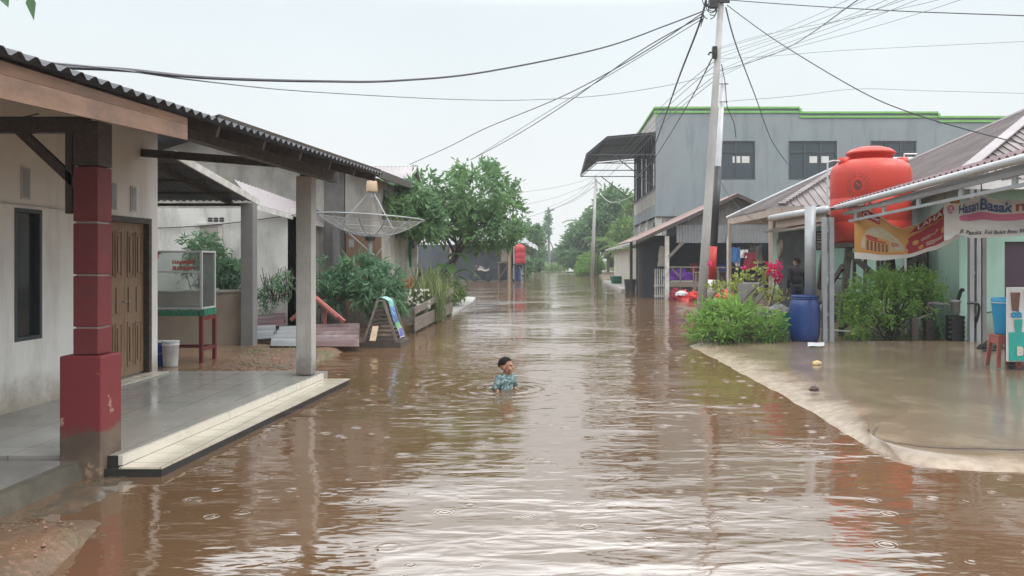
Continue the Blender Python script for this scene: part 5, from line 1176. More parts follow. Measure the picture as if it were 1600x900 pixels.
# ---------------------------------------------------------------- big red tank on its timber stand
tx, ty, tz = 6.90, 17.6, 2.0
TK = thing('water_tank','big orange-red domed water tank on dark timber stand above the canopy','water tank', (tx,ty,0))
c = (tx,ty,tz); r = .845
MB().lathe([(r*.97,0),(r,.05),(r,.45),(r*.985,.47),(r,.49),(r,.95),(r*.985,.97),(r,.99),(r,1.50),(r*.985,1.60),(r*.93,1.70),(r*.80,1.79),(r*.56,1.83)],c,56).build('tank', M['tank_red'], TK, smooth=True)
MB().lathe([(.46,1.80),(.46,1.94),(.52,1.945),(.52,1.99),(.50,2.0),(.42,2.06),(.25,2.11),(.01,2.12)],c,40).build('lid', M['tank_red'], TK, smooth=True)
for a in (200,340):
    MB().lathe([(.12,1.70),(.12,1.86),(.02,1.865)],(tx+.68*math.cos(R(a)),ty+.45*math.sin(R(a)),tz),16).build('inlet_boss', M['tank_red'], TK, smooth=True)
def on_tank(u,v,off=.006):            # u metres round from the side facing the camera
    a0 = math.atan2(-ty,-tx)-.30; a = a0 + u/r; return V((tx+(r+off)*math.cos(a), ty+(r+off)*math.sin(a), tz+v))
m = MB(); lz = 1.22
m.add([on_tank(.085*math.cos(i*.314),lz+.11*math.sin(i*.314)) for i in range(20)],[tuple(range(20))])
for s in (-1,1):
    for k in range(9):
        a = R(-60+k*17); 
        for rr_ in (.18,.235):
            x_,y_ = s*rr_*math.cos(a), lz+rr_*1.05*math.sin(a); dx,dy = -s*math.sin(a)*.022, math.cos(a)*.022; ox,oy = s*math.cos(a)*.012, math.sin(a)*.012
            m.add([on_tank(x_-dx,y_-dy),on_tank(x_+ox,y_+oy),on_tank(x_+dx,y_+dy),on_tank(x_-ox,y_-oy)],[(0,1,2,3)])
m.build('emblem', M['tex_tank'], TK)
m = MB(); m.add([on_tank(-.035,lz+.05,.009),on_tank(-.02,lz+.065,.009),on_tank(.05,lz-.01,.009),on_tank(.035,lz-.025,.009)],[(0,1,2,3)]); m.build('emblem_stripe', M['tank_red'], TK)
MB().tube([(tx+.70,ty-.1,tz+1.86),(tx+.70,ty-.1,tz+1.95),(tx+.98,ty-.1,tz+1.95)],.02,6).build('inlet_pipe', M['white_plastic'], TK); MB().tube(smoothpts([(tx+.3,ty-.86,tz+.12),(tx+.3,ty-1.0,tz+.10),(tx+.32,ty-1.02,tz-.2),(tx+.34,ty-1.02,.1)],4),.025,6).build('outlet_pipe', M['white_plastic'], TK)
vs, fs = text_mesh('NAIBA', .26, .01); x0_ = min(v.x for v in vs); x1_ = max(v.x for v in vs)
MB().add([on_tank((v.x-x0_)/(x1_-x0_)*.66-.33, .70+v.y) for v in vs], fs).build('lettering', M['tex_tank'], TK)
MB().tube([P(1293,335,16.9),P(1293,253,16.9),P(1303,251,17.2),P(1312,252,17.3)],.018,6).build('pipe', M['light_metal'], TK)
ST = thing('tank_stand','dark timber tower with cross braces carrying the big red tank','stand', (tx,ty,0))
MB().box(tx-.9,ty-.9,1.9,tx+.9,ty+.9,1.995).build('platform', M['dark_wood'], ST)
for sx_ in (-1,1):
    for sy_ in (-1,1): MB().beam((tx+sx_*1.0,ty+sy_*.9,-.05),(tx+sx_*.75,ty+sy_*.75,1.9),.12,.12).build('leg', M['dark_wood'], ST)
MB().beam((tx-.98,ty-.92,.2),(tx+.8,ty-.78,1.8),.05,.12).beam((tx+.98,ty-.97,.2),(tx-.8,ty-.83,1.8),.05,.12).beam((tx-.95,ty-.95,.85),(tx+.95,ty-.95,.85),.05,.12).beam((tx-.9,ty-.8,1.5),(tx-1.0,ty+.9,.4),.05,.12).build('brace', M['dark_wood'], ST)
MB().beam(P(1262,452,16.2),P(1292,462,16.0),.06,.12).build('shelf_board', M['grey_wood'], ST)
for k,px in enumerate((1335,1352,1372,1386)): MB().beam(P(px,400,18.6),P(px-2,528,18.6),.07,.05).build('upright', M['plank' if k%2 else 'grey_wood'], ST)

# ---------------------------------------------------------------- banners
BN = thing('food_banner','sagging orange and crimson food banner hung under the canopy gutter','banner', tuple(P(1420,360,14.9)), 'banners hung under the canopy')
tops = [(0,328),(.12,327),(.25,338),(.38,353),(.45,357),(.6,350),(.75,335),(.9,316),(1,306)]
bots = [(0,404),(.25,407),(.5,403),(.75,391),(1,372)]
def ev(tab,u):
    for (a,x),(b_,y) in zip(tab,tab[1:]):
        if u <= b_: t = (u-a)/(b_-a); return lerp(x,y,t*t*(3-2*t)*.5+t*.5)
    return tab[-1][1]
bx0,bx1 = 1335,1500
def ban(u,v,off=0):                    # u along, v up (0 bottom)
    px = lerp(bx0,bx1,u); py = lerp(ev(bots,u),ev(tops,u),v); Y = lerp(15.0,14.2,u)+.05*math.sin(u*9+v*2)-.10*math.sin(v*3)*(.3+.7*abs(u-.45))-off
    return P(px,py,Y)
def patch(fn,u0,u1,v0,v1,name,mat,par,off=.008,nu=20,nv=8):
    return MB().grid(lambda a,b_: fn(lerp(u0(b_) if callable(u0) else u0,u1(b_) if callable(u1) else u1,a), lerp(v0(a) if callable(v0) else v0,v1(a) if callable(v1) else v1,b_), off), nu, nv).build(name, M[mat], par, smooth=True)
patch(ban,0,1,0,1,'vinyl','ban_white',BN,0,40,12)
patch(ban,.0,1,.13,.99,'orange_print','ban_orange',BN,.006,40,12)
patch(ban,lambda b_:.50+.012*math.sin(b_*9),1,.12,lambda a:.60+.16*min(1,a*2.2)**.5,'crimson_panel','ban_red',BN,.011,26,10)
patch(ban,.07,.24,.80,.97,'title_panel','ban_red',BN,.011,12,5)
patch(ban,lambda b_:.52+.1*b_,.93,.77,.985,'title_panel','ban_red',BN,.013,20,5)
m = MB()
m.grid(lambda a,b_: ban(.27+.21*b_*math.cos(a*math.pi), .22+.52*b_*math.sin(a*math.pi), .010), 26, 6); m.build('plate_print', M['ban_food'], BN, smooth=True)
patch(ban,.10,.33,.16,.50,'dish_print','ban_orange',BN,.013,8,6)
m = MB()
for k in range(6):
    u0 = .115+.036*k; m.grid(lambda a,b_: ban(u0+.022*a, .19+.20*b_, .015),2,3)
m.build('drink_print', M['cup_print'], BN)
for u0,u1,v0,v1 in ((.11,.22,.44,.49),(.12,.30,.40,.435),(.345,.42,.44,.47),(.345,.42,.38,.41)): patch(ban,u0,u1,v0,v1,'caption_print','tex_red',BN,.016,6,1)
m = MB()
for (u,v,s) in ((.58,.42,.028),(.86,.42,.035),(.63,.22,.022),(.88,.28,.025),(.78,.52,.012)):
    m.add([ban(u+s*math.cos(i*.5236)*(1+.25*(i%2)), v+s*2.6*math.sin(i*.5236)*(1+.25*(i%2)), .016) for i in range(12)],[tuple(range(12))])
m.build('gold_emblem', M['ban_orange'], BN)
m = MB()
for u0,u1,v in ((.63,.77,.45),(.63,.72,.40),(.68,.84,.27),(.68,.83,.23),(.68,.76,.19)): m.grid(lambda a,b_: ban(lerp(u0,u1,a),v+.018*b_,.016),6,1)
m.build('small_print', M['tex_white'], BN)
def ban_text(s,u0,u1,v0,v1,mat,bold=.02,off=.02):
    vs,fs = text_mesh(s,1,bold); a0=min(v.x for v in vs);a1=max(v.x for v in vs);b0=min(v.y for v in vs);b1_=max(v.y for v in vs)
    MB().add([ban(lerp(u0,u1,(v.x-a0)/(a1-a0)), lerp(v0,v1,(v.y-b0)/(b1_-b0)), off) for v in vs],fs).build('lettering', M[mat], BN)
ban_text('Chung',.08,.235,.82,.95,'tex_white'); ban_text('LAHADI',.60,.92,.81,.95,'tex_white'); ban_text('LAUKAN NASI',.60,.99,.70,.76,'ban_orange')
patch(ban,.0,1,.985,1.0,'hem','ban_white',BN,.012,40,1)
MB().tube([ban(0,1),P(1340,318,15.0)],.006,4).tube([ban(1,1),P(1502,300,14.2)],.006,4).build('ties', M['cable'], BN)

BW = thing('shop_banner','white shop banner with blue lettering and pink stripe under the canopy','banner', tuple(P(1540,345,11)), 'banners hung under the canopy')
tops2 = [(0,317),(.15,318),(.42,306),(.62,313),(.75,313),(1,310)]; bots2 = [(0,376),(.06,374),(.14,366),(.3,372),(.55,371),(.8,369),(1,366)]
def ban2(u,v,off=0):
    px = lerp(1475,1615,u); py = lerp(ev(bots2,u),ev(tops2,u),v); return P(px,py,lerp(12.6,10.9,u)+.035*math.sin(u*14+v*3)+.02*math.sin(v*9+u*5)-off)
patch(ban2,0,1,0,1,'vinyl','ban_white',BW,0,44,14)
patch(ban2,lambda b_:.17+.03*(1-math.sqrt(max(0,1-(2*b_-1)**2))),1,.44,.62,'pink_stripe','tex_pink',BW,.012,26,5)
m = MB(); m.add([ban2(.075+.04*math.cos(i*.314), .83+.115*math.sin(i*.314) if math.sin(i*.314)>0 else .83+.125*math.sin(i*.314), .012) for i in range(20)],[tuple(range(20))]); m.build('emblem', M['tex_pink'], BW)
m = MB()
for (u,v,s) in ((.075,.86,.016),(.062,.79,.012),(.09,.78,.012)): m.add([ban2(u+s*math.cos(i*.785), v+s*2.4*math.sin(i*.785), .018) for i in range(8)],[tuple(range(8))])
m.build('emblem_mark', M['ban_white'], BW)
def ban2_text(s,u0,u1,v0,v1,mat,bold=.02,shear=0):
    vs,fs = text_mesh(s,1,bold,shear); a0=min(v.x for v in vs);a1=max(v.x for v in vs);b0=min(v.y for v in vs);b1_=max(v.y for v in vs)
    MB().add([ban2(lerp(u0,u1,(v.x-a0)/(a1-a0)), lerp(v0,v1,(v.y-b0)/(b1_-b0)), .014) for v in vs],fs).build('lettering', M[mat], BW)
ban2_text('Hasan',.165,.385,.66,.94,'tex_blue',.015,.1); ban2_text('Basak',.40,.765,.665,.95,'tex_blue',.03,.05); ban2_text('m',.80,.98,.68,.88,'tex_red',.02)
ban2_text('Jl. Pasuka  Kel Bukit Batu Rt.01',.17,.97,.05,.19,'tex_black',.008,.25)
MB().tube([ban2(.42,1),P(1533,285,11.8)],.008,4).tube([ban2(0,1),P(1478,303,12.6)],.006,4).build('ties', M['cable'], BW)
# ---------------------------------------------------------------- right yard
t = thing('plastic_drum','tall blue plastic drum standing under the grey downspout','drum', (P(1257,532,15.5).x,15.5,.05))
c = t.location
MB().lathe([(.20,.02),(.235,.0),(.262,.06),(.285,.18),(.292,.34),(.292,.56),(.285,.70),(.262,.80),(.235,.845),(.232,.86),(.252,.862),(.252,.90),(.232,.905),(.225,.87),(.20,.80)],c,40).build('body', M['blue_drum'], t, smooth=True)
MB().tube([V(c)+V((.256*math.cos(i*.2094),.256*math.sin(i*.2094),.845)) for i in range(31)],.012,6,False).build('lid_ring', M['blue_drum'], t, smooth=True)
shrub('yard_bush','large rounded green bush between the light steel column and mint house', tuple(G(1390,531,.05)),
      [at(1375,470,15.9,50,45,.6),at(1425,462,16,40,40,.6),at(1340,490,15.8,32,40,.5),at(1400,440,16.1,48,20,.5),at(1450,455,16.1,22,26,.4)],300,20,.095,.021,.19,'leaf_lime',44, sr=.012, droop=-.1, surface=.35)
shrub('weed_shrub','low bright green weedy shrub at the water edge before the leaning pole', tuple(G(1140,538,.04)),
      [at(1140,500,15.2,48,28,.5),at(1110,515,15.1,36,20,.45),at(1185,505,15.3,34,26,.45),at(1150,485,15.3,30,18,.4)],135,19,.15,.02,.20,'leaf_lime',26,droop=-.35)
bo = shrub('bougainvillea','thin arching bougainvillea with pink flowers in front of the shack', tuple(G(1150,530,.05)),
      [at(1165,440,16.4,22,10,.3),at(1195,455,16.4,20,10,.3),at(1130,452,16.2,26,8,.3),at(1185,425,16.5,18,8,.25),at(1150,475,16.2,30,10,.3),at(1215,468,16.6,14,8,.25)],46,13,.11,.03,.16,'leaf_yellow',14,sr=.02,droop=.1)
m = MB()
for (px,py,n,rx,ry) in ((1210,424,34,11,14),(1214,436,6,5,8),(1109,411,3,3,3),(1164,420,2,3,2)):
    m = MB()
    for k in range(n):
        p = P(px+rnd(-rx,rx),py+rnd(-ry,ry),16.5+rnd(-.12,.12))
        for j in range(5): m.leaf(p, rdir(.2), .075, .032)
    m.build('flower_cluster', M['flower_pink'], bo)
MB().tube(smoothpts([G(1190,528,.05),P(1200,490,16.5),P(1210,450,16.5),P(1211,425,16.5)],5),.015,5).tube(smoothpts([G(1120,530,.05),P(1105,495,15.8),P(1112,465,16),P(1135,447,16.2)],5),.018,5).tube(smoothpts([G(1150,530,.05),P(1150,490,16),P(1170,460,16.3),P(1195,440,16.4)],5),.016,5).build('branches', M['bark'], bo)
m = MB()
for k in range(950):
    px = rnd(1062,1245); py = rnd(519,540) + (3 if px<1110 else 0)
    if px > 1228 and py > 528: continue
    g_ = G(px,py,.03); blades(m,(g_.x,g_.y,hgt(g_.x,g_.y)-.02),3,rnd(.12,.34),.006,rnd(.5,1.3),.07)
for k in range(500):
    px = rnd(1310,1580); py = rnd(517,531); g_ = G(px,py,.05); blades(m,(g_.x,max(15.5,g_.y),.02),3,rnd(.06,.2),.006,1.0,.07)
for k in range(420):
    px = rnd(300,600); py = rnd(545,572); g_ = G(px,py,.05)
    if g_.x > -3.5 or mnoise.noise(g_*1.2) < 0: continue
    blades(m,(g_.x,g_.y,hgt(g_.x,g_.y)-.01),3,rnd(.03,.09),.004,1.2,.06)
tag(m.build('verge_grass', M['grassblade']),'short green grass along the yard edges','grass',kind='stuff')
m = MB()                                # brick crumbs and pebbles in the left yard and near mud
def pebble(m,p,s):
    q = [V(p)+V((s*a*rnd(.6,1.2),s*b_*rnd(.6,1.2),s*c_*rnd(.4,.9))) for a,b_,c_ in ((1,0,0),(0,1,0),(-1,0,0),(0,-1,0),(0,0,1),(0,0,-1))]
    m.add(q,[(0,1,4),(1,2,4),(2,3,4),(3,0,4),(1,0,5),(2,1,5),(3,2,5),(0,3,5)])
for k in range(900):
    g_ = G(rnd(300,460),rnd(548,582),.06)
    if g_.x > -3.5 or g_.x<-6: continue
    pebble(m,(g_.x,g_.y,hgt(g_.x,g_.y)+.005),rnd(.006,.028))
for k in range(70):
    g_ = G(rnd(0,140),rnd(820,900),.03)
    if hgt(g_.x,g_.y) < -.02: continue
    pebble(m,(g_.x,g_.y,hgt(g_.x,g_.y)+.003),rnd(.004,.012) if k%6 else rnd(.012,.02))
tag(m.build('rubble', surf('brick_rubble',(.27,.13,.09),(.15,.09,.06),.7,30,bump=.2)),'small brick crumbs and pebbles on the mud','rubble',kind='stuff')
for label,c4 in (('dark green plastic crate beside the blue drum',(1208,491,1232,513)),('blue-grey plastic crate next to the dark green one',(1186,489,1207,512))):
    a,b_ = P(c4[0],c4[1],15.9), P(c4[2],c4[3],15.9); t = thing('plastic_crate',label,'crate',(a.x,15.9,b_.z),'plastic crates by the drum'); mat = M['green_plastic'] if 'green p' in label else M['dark_concrete']
    MB().box(a.x,15.75,b_.z,b_.x,15.78,a.z).box(a.x,16.1,b_.z,b_.x,16.13,a.z).box(a.x,15.78,b_.z,a.x+.02,16.1,a.z).box(b_.x-.02,15.78,b_.z,b_.x,16.1,a.z).box(a.x+.02,15.78,b_.z,b_.x-.02,16.1,b_.z+.02).build('bin',mat,t)
    m = MB(); n = 9
    for k in range(n+1): x = lerp(a.x,b_.x,k/n); m.box(x-.006,15.735,b_.z,x+.006,15.75,a.z)
    m.box(a.x-.012,15.73,a.z-.03,b_.x+.012,15.75,a.z+.01); m.build('ribs',mat,t)
t = thing('rack_bench','low bar bench carrying the plastic crates','bench',(P(1210,525,15.9).x,15.9,.05)); a = P(1183,514,15.72); b_ = P(1233,515,15.72)
for p in (a,b_,a+V((0,.45,0)),b_+V((0,.45,0))): MB().beam((p.x,p.y,.0),(p.x,p.y,a.z-.02),.04,.04).build('leg',M['grey_metal'],t)
MB().box(a.x-.05,15.7,a.z-.035,b_.x+.05,16.2,a.z-.012).build('top',M['grey_wood'],t)
heap('wet_tarp','crumpled grey tarp draped over the crates beside the drum',tuple(P(1216,489,16.0)),.30,.2,.14,'dark_concrete','tarp',8)
MB().tube([P(1275,514,15.8),P(1330,518,15.7)],.018,6).build('pipe',M['white_plastic'],CN)
# parked scooter half hidden behind the stand
t = thing('scooter','grey scooter half hidden behind the drum and tank stand','scooter',(7.0,20.3,.05)); c = V((6.92,20.2,.05))
MB().lathe([(.02,0),(.2,.03),(.25,.2),(.28,.5),(.22,.72),(.1,.8)],c+V((0,0,.35)),16,1,.5).build('front_shield',M['grey_metal'],t,smooth=True)
MB().lathe([(.01,-.03),(.09,0),(.1,.05)],c+V((0,-.16,.68)),14).build('headlight',M['white_metal'],t,smooth=True)
MB().tube([c+V((0,.28*math.cos(i*.5236),.27+.27*math.sin(i*.5236))) for i in range(13)],.05,6,False).tube([c+V((0,1.25+.28*math.cos(i*.5236),.27+.27*math.sin(i*.5236))) for i in range(13)],.05,6,False).build('wheel',M['rubber'],t)
MB().tube(smoothpts([c+V((0,.1,.5)),c+V((0,.45,.35)),c+V((0,.9,.62)),c+V((0,1.5,.75))],4),.15,8).build('body',M['grey_metal'],t,smooth=True)
MB().tube([c+V((-.33,.1,1.1)),c+V((0,.05,1.15)),c+V((.33,.1,1.1))],.02,6).build('handlebar',M['rubber'],t)
def postobj(label,px,pyt,pyb,Y,w,mat='dark_wood'):
    a = P(px,pyb,Y); o = MB().box(a.x-w/2,Y-w/2,-.02,a.x+w/2,Y+w/2,P(px,pyt,Y).z).build('wooden_post',M[mat],origin=(a.x,Y,0),bevel=.008); tag(o,label,'post')
postobj('short dark wooden stump between the rounded bush and agave',1428,497,532,15.5,.13)
postobj('taller dark post behind the agave leaves by the mint wall',1450,470,528,15.9,.16)
t = thing('agave_plant','spiky dark potted plant at the foot of the mint wall','plant',tuple(G(1458,530,.06))); m = MB()
for k in range(5): blades(m,G(1456+k*3,529,.06),14,rnd(.35,.6),.016,1.2,.06)
m.build('leaves',M['leaf_dark'],t)
t = thing('water_pump','dark water pump on a black crate beside the rear canopy column','pump',(P(1493,530,15.45).x,15.45,.07)); c = V((P(1493,530,15.45).x,15.45,.07))
m = MB(); m.box(c.x-.12,15.35,.07,c.x+.12,15.6,.56)
for k in range(5): m.box(c.x-.2+.015*(k%2),15.34,.14+k*.09,c.x+.13,15.36,.19+k*.09)
m.build('crate',M['rubber'],t)
MB().lathe([(.03,-.14),(.085,-.12),(.085,.08),(.11,.085),(.11,.12),(.04,.14)],c+V((0,0,.66)),14).build('motor',M['grey_metal'],t,smooth=True)
MB().tube(smoothpts([c+V((.02,0,.72)),c+V((.06,-.02,.86)),c+V((.10,-.02,.98)),c+V((.15,-.02,.98))],4),.035,8).build('spout',M['rubber'],t,smooth=True)
MB().tube(smoothpts([c+V((-.08,0,.7)),c+V((-.5,.05,.72)),P(1455,490,15.6),P(1415,503,15.6)],5),.022,6).build('pipe',M['dark_concrete'],t)
tag(MB().tube(smoothpts([P(1512,474,15.1),P(1527,474,15.1),P(1530,485,15.1),P(1523,512,15.2)],6),.024,6).build('garden_hose',M['rubber'],origin=tuple(P(1523,512,15.2))),'dark hose looped behind the rear canopy column','hose')
tag(MB().tube(smoothpts([P(1525,490,15.8),P(1545,488,15.85),P(1566,483,15.9)],4),.012,5).build('wall_cable',M['cable'],origin=tuple(P(1525,490,15.8))),'thin cable running along the foot of the mint wall','cable')
def sandal(label,px,py,rot):
    c = G(px,py,.09); rm = Matrix.Rotation(rot,3,'Z'); t = thing('sandal',label,'sandal',tuple(c),'sandals by the mint wall'); m = MB()
    pts = [(-.12,-.03),(-.10,-.045),(0,-.035),(.09,-.05),(.13,-.03),(.135,.02),(.10,.045),(0,.035),(-.1,.04)]
    m.prism([c+rm@V((x,y,0)) for x,y in pts],(0,0,.025)); m.build('sole',M['rubber'],t,bevel=.006)
    MB().tube(smoothpts([c+rm@V((.02,-.045,.02)),c+rm@V((.05,0,.075)),c+rm@V((.02,.045,.02))],5),.016,6).build('strap',M['rubber'],t)
for l,px,py,rr_ in (('black sandal lying sideways nearest the mint wall',1538,541,.4),('black sandal between the sideways one and the drinks stall',1558,544,-.3),('black sandal nearest the camera, before the other two',1545,548,.1)): sandal(l,px,py,rr_)
heap('black_bag','crumpled black plastic bag among the sandals',tuple(G(1548,545,.08)),.22,.14,.12,'rubber','bag',12)
heap('stone','small dark brown stone on the yard ramp',tuple(G(1272,611,.08)),.055,.05,.055,'stone','stone',4)
heap('food_wrapper','crumpled yellow wrapper lying on the wet concrete yard',tuple(G(1277,569,.085)),.07,.05,.045,'wrapper','wrapper',6)
o = MB().grid(lambda u,v: G(1262+26*u,535+6*v,.092)+V((0,0,.004*math.sin(u*9+v*5))),6,4).build('paper_scrap',M['ban_white'],origin=tuple(G(1275,538,.09))); tag(o,'flat white paper scrap before the blue drum','paper')
for k,(px,py) in enumerate(((1418,533),(1300,600),(1360,648))):
    pass
# dead leaf on water and wall of the near mud
# drinks stall at the right edge
t = thing('drinks_stall','white and teal drinks stall board on small wheels beside the blue tub','stall',(6.75,11.5,.09))
s0 = P(1574,580,11.3); zt = P(1574,449,11.3).z
MB().box(s0.x,11.3,.20,7.6,11.34,zt-.0).build('board',M['ban_white'],t,bevel=.01)
MB().box(s0.x+.5,11.345,.24,7.6,12.0,zt-.05).build('body',M['ban_white'],t,bevel=.01)
MB().box(s0.x+.02,11.28,.22,7.6,11.298,.62).build('teal_panel',M['teal_print'],t)
def cup(x,z,s,mat,off): MB().prism([(x-.045*s,11.296-off,z),(x+.045*s,11.296-off,z),(x+.07*s,11.296-off,z+.26*s),(x-.07*s,11.296-off,z+.26*s)],(0,-.004,0)).build('cup_print',M[mat],t)
cup(s0.x+.11,.92,1.0,'cup_print',0); cup(s0.x+.15,.58,.85,'teal_print',.006); cup(s0.x+.30,.95,1.0,'cloth_grey',0)
text_on('oh',lambda u,v:V((s0.x+.05+u,11.292,.83+v)),'lettering',M['cyan_plastic'],t,.14,.01); text_on('Ba',lambda u,v:V((s0.x+.12+u,11.272,.30+v)),'lettering',M['tex_white'],t,.16,.012)
for x in (s0.x+.12,7.3): MB().lathe([(.01,-.02),(.055,-.02),(.055,.02),(.01,.02)],(x,11.4,.14),14).build('wheel',M['rubber'],t)
for x in (s0.x+.12,7.3): MB().box(x-.03,11.37,.085,x+.03,11.43,.2).build('wheel_fork',M['rubber'],t)
t = thing('plastic_stool','red-brown plastic stool beside the drinks stall','stool',tuple(G(1568,578,.09))); c = V((6.48,11.62,.09))
m = MB(); zt_ = .56
for a,b_ in ((-1,-1),(1,-1),(-1,1),(1,1)): MB().beam((c.x+a*.15,c.y+b_*.15,.088),(c.x+a*.11,c.y+b_*.11,zt_-.03),.055,.03).build('leg',M['pink_wood'],t)
MB().box(c.x-.14,c.y-.14,zt_-.03,c.x+.14,c.y+.14,zt_).build('seat',M['pink_wood'],t,bevel=.01)
MB().box(c.x-.13,c.y-.135,zt_-.13,c.x+.13,c.y-.115,zt_-.03).box(c.x-.135,c.y-.11,zt_-.13,c.x-.115,c.y+.11,zt_-.03).build('apron',M['pink_wood'],t)
t = thing('blue_tub','bright blue plastic tub standing on the red-brown stool','tub',(c.x,c.y,zt_))
hh = .53
MB().lathe([(.13,0),(.145,.02),(.185,hh*.85),(.19,hh*.88),(.19,hh),(.17,hh),(.165,hh-.02)],(c.x+.04,c.y,zt_),24).build('body',M['cyan_plastic'],t,smooth=True)
MB().tube([V((c.x+.04+.192*math.cos(i*.2618),c.y+.192*math.sin(i*.2618),zt_+hh*.87)) for i in range(25)],.007,5,False).build('rim_band',M['white_plastic'],t)

# ---------------------------------------------------------------- people
def capsule(m,p,r0,q,r1,n=10):
    p=V(p);q=V(q); d=(q-p); L_=d.length; d.normalize(); pts=[];rs=[]
    for k in range(1,5): a=math.pi/2*(1-k/4); pts.append(p-d*r0*math.sin(a)); rs.append(r0*math.cos(a))
    for k in range(1,5): a=math.pi/2*k/4; pts.append(q+d*r1*math.sin(a)); rs.append(max(.001,r1*math.cos(a)))
    m.tube(pts,[max(.001,x) for x in rs],n)
def ell(m,c,rx,ry,rz,rot=None):
    base=len(m.v); c=V(c)
    def fn(u,v):
        a=2*math.pi*v; th=math.pi*u; p=V((rx*math.sin(th)*math.cos(a),ry*math.sin(th)*math.sin(a),rz*math.cos(th)))
        return c+(rot@p if rot else p)
    m.grid(fn,10,16)
def xf(m,loc,rz,piv=None):
    rm=Matrix.Rotation(rz,3,'Z'); m.v=[V(loc)+rm@v for v in m.v]; return m
def remesh(o,vox):
    md=o.modifiers.new('fuse','REMESH'); md.mode='VOXEL'; md.voxel_size=vox; md.use_smooth_shade=True
    s=o.modifiers.new('soft','SMOOTH'); s.factor=.5; s.iterations=3
def head(m,c,k,rz):
    """head about centre c, facing +y then turned by rz; k = 1 for a 0.22 m head"""
    h=MB()
    ell(h,(0,-.012*k,.022*k),.073*k,.092*k,.088*k); ell(h,(0,.022*k,-.045*k),.055*k,.066*k,.062*k)
    capsule(h,(0,.082*k,.005*k),.011*k,(0,.098*k,-.03*k),.015*k)
    ell(h,(0,.078*k,-.066*k),.025*k,.016*k,.009*k); ell(h,(0,.078*k,-.078*k),.022*k,.014*k,.008*k); ell(h,(0,.066*k,-.1*k),.022*k,.018*k,.016*k)
    for s in (-1,1): ell(h,(s*.074*k,-.012*k,-.015*k),.011*k,.02*k,.032*k); ell(h,(s*.035*k,.062*k,-.035*k),.028*k,.022*k,.026*k); ell(h,(s*.028*k,.076*k,.024*k),.024*k,.012*k,.007*k)
    rm=Matrix.Rotation(rz,3,'Z'); m.add([V(c)+rm@v for v in h.v],h.f)
def hairmb(c,k,rz):
    h=MB(); rm=Matrix.Rotation(rz,3,'Z')
    def fn(u,v):
        a=2*math.pi*v; fr=math.sin(a)            # 1 in front, -1 at the back
        lim=lerp(2.0,1.0,ss(-.3,.75,fr))+.10*mnoise.noise(V((a*3,1,0)))+.05*math.sin(a*17); 
        if abs(math.cos(a))>.8: lim=min(lim,1.62)
        th=lim*u; d=V((math.sin(th)*math.cos(a),math.sin(th)*math.sin(a),math.cos(th))); q=1+.03*mnoise.noise(d*9)+.02*mnoise.noise(d*23)
        return V(c)+rm@V((d.x*.0765*k*q,d.y*.0955*k*q-.013*k,d.z*.0925*k*q+.023*k))
    h.grid(fn,14,40); return h
def hand(m,w,d,k,side):
    """palm, four bent fingers and a thumb, hanging along direction d"""
    d=V(d).normalized(); x=d.cross(V((0,1,0))).normalized(); y=x.cross(d).normalized()
    capsule(m,V(w),.026*k,V(w)+d*.07*k,.03*k,8)
    for i,l in enumerate((.062,.075,.07,.055)):
        b_=V(w)+d*.085*k+x*(i-1.5)*.019*k; mid=b_+d*l*.55*k+y*.008*k; capsule(m,b_-d*.02*k,.0095*k,mid,.0085*k,7); capsule(m,mid,.0085*k,mid+d*l*.4*k+y*.022*k,.007*k,7)
    b_=V(w)+d*.03*k-x*.025*k*side; capsule(m,b_,.012*k,b_+d*.03*k-x*.022*k*side+y*.012*k,.010*k,7); capsule(m,b_+d*.03*k-x*.022*k*side+y*.012*k,.010*k,b_+d*.062*k-x*.026*k*side+y*.022*k,.008*k,7)
# child wading to the waist, looking to the right
cp = G(790,608,0); ch = thing('person','small child in a patterned teal shirt wading waist-deep in the flood','person',(cp.x,cp.y,-.545))
F_ = R(-136); HD = R(-103)
body = MB()
for s in (-1,1):
    capsule(body,(s*.055,0,.44),.062,(s*.062,.02,.25),.045); capsule(body,(s*.062,.02,.25),.044,(s*.064,0,.06),.028); capsule(body,(s*.064,-.02,.035),.026,(s*.07,.09,.022),.022)
    capsule(body,(s*.118,0,.69),.038,(s*.155,-.01,.565),.032); capsule(body,(s*.155,-.01,.565),.031,(s*.135,.08,.46),.022); hand(body,(s*.135,.085,.45),(0,.25,-1),.62,s)
ell(body,(0,0,.45),.098,.075,.085); ell(body,(0,0,.54),.09,.07,.11); ell(body,(0,0,.645),.108,.072,.09); capsule(body,(0,-.005,.68),.045,(0,.005,.76),.038)
head(body,(0,.012,.842),.96,HD-F_)
xf(body,(cp.x,cp.y,-.545),F_); o=body.build('body',M['skin'],ch,smooth=True); remesh(o,.006)
hc = V((cp.x,cp.y,-.545))+Matrix.Rotation(F_,3,'Z')@V((0,.012,.842))
hairmb(hc,.97,HD).build('hair',M['hair'],ch,smooth=True,solid=.006)
rm=Matrix.Rotation(HD,3,'Z'); m=MB()
for s in (-1,1): ell(m,hc+rm@V((s*.030,.076,.008)),.0085,.006,.0055)
m.build('eyes',M['black_paint'],ch,smooth=True)
sh = MB(); ell(sh,(0,0,.46),.112,.09,.09); ell(sh,(0,0,.56),.106,.086,.12); ell(sh,(0,.002,.645),.121,.084,.088)
for s in (-1,1): capsule(sh,(s*.112,0,.69),.05,(s*.158,-.008,.585),.047)
for s in (-1,1): capsule(sh,(s*.045,-.01,.735),.020,(s*.018,.072,.69),.016); capsule(sh,(s*.045,-.01,.735),.020,(s*.02,-.05,.735),.018)
capsule(sh,(0,.086,.70),.006,(0,.098,.50),.007)
xf(sh,(cp.x,cp.y,-.545),F_)
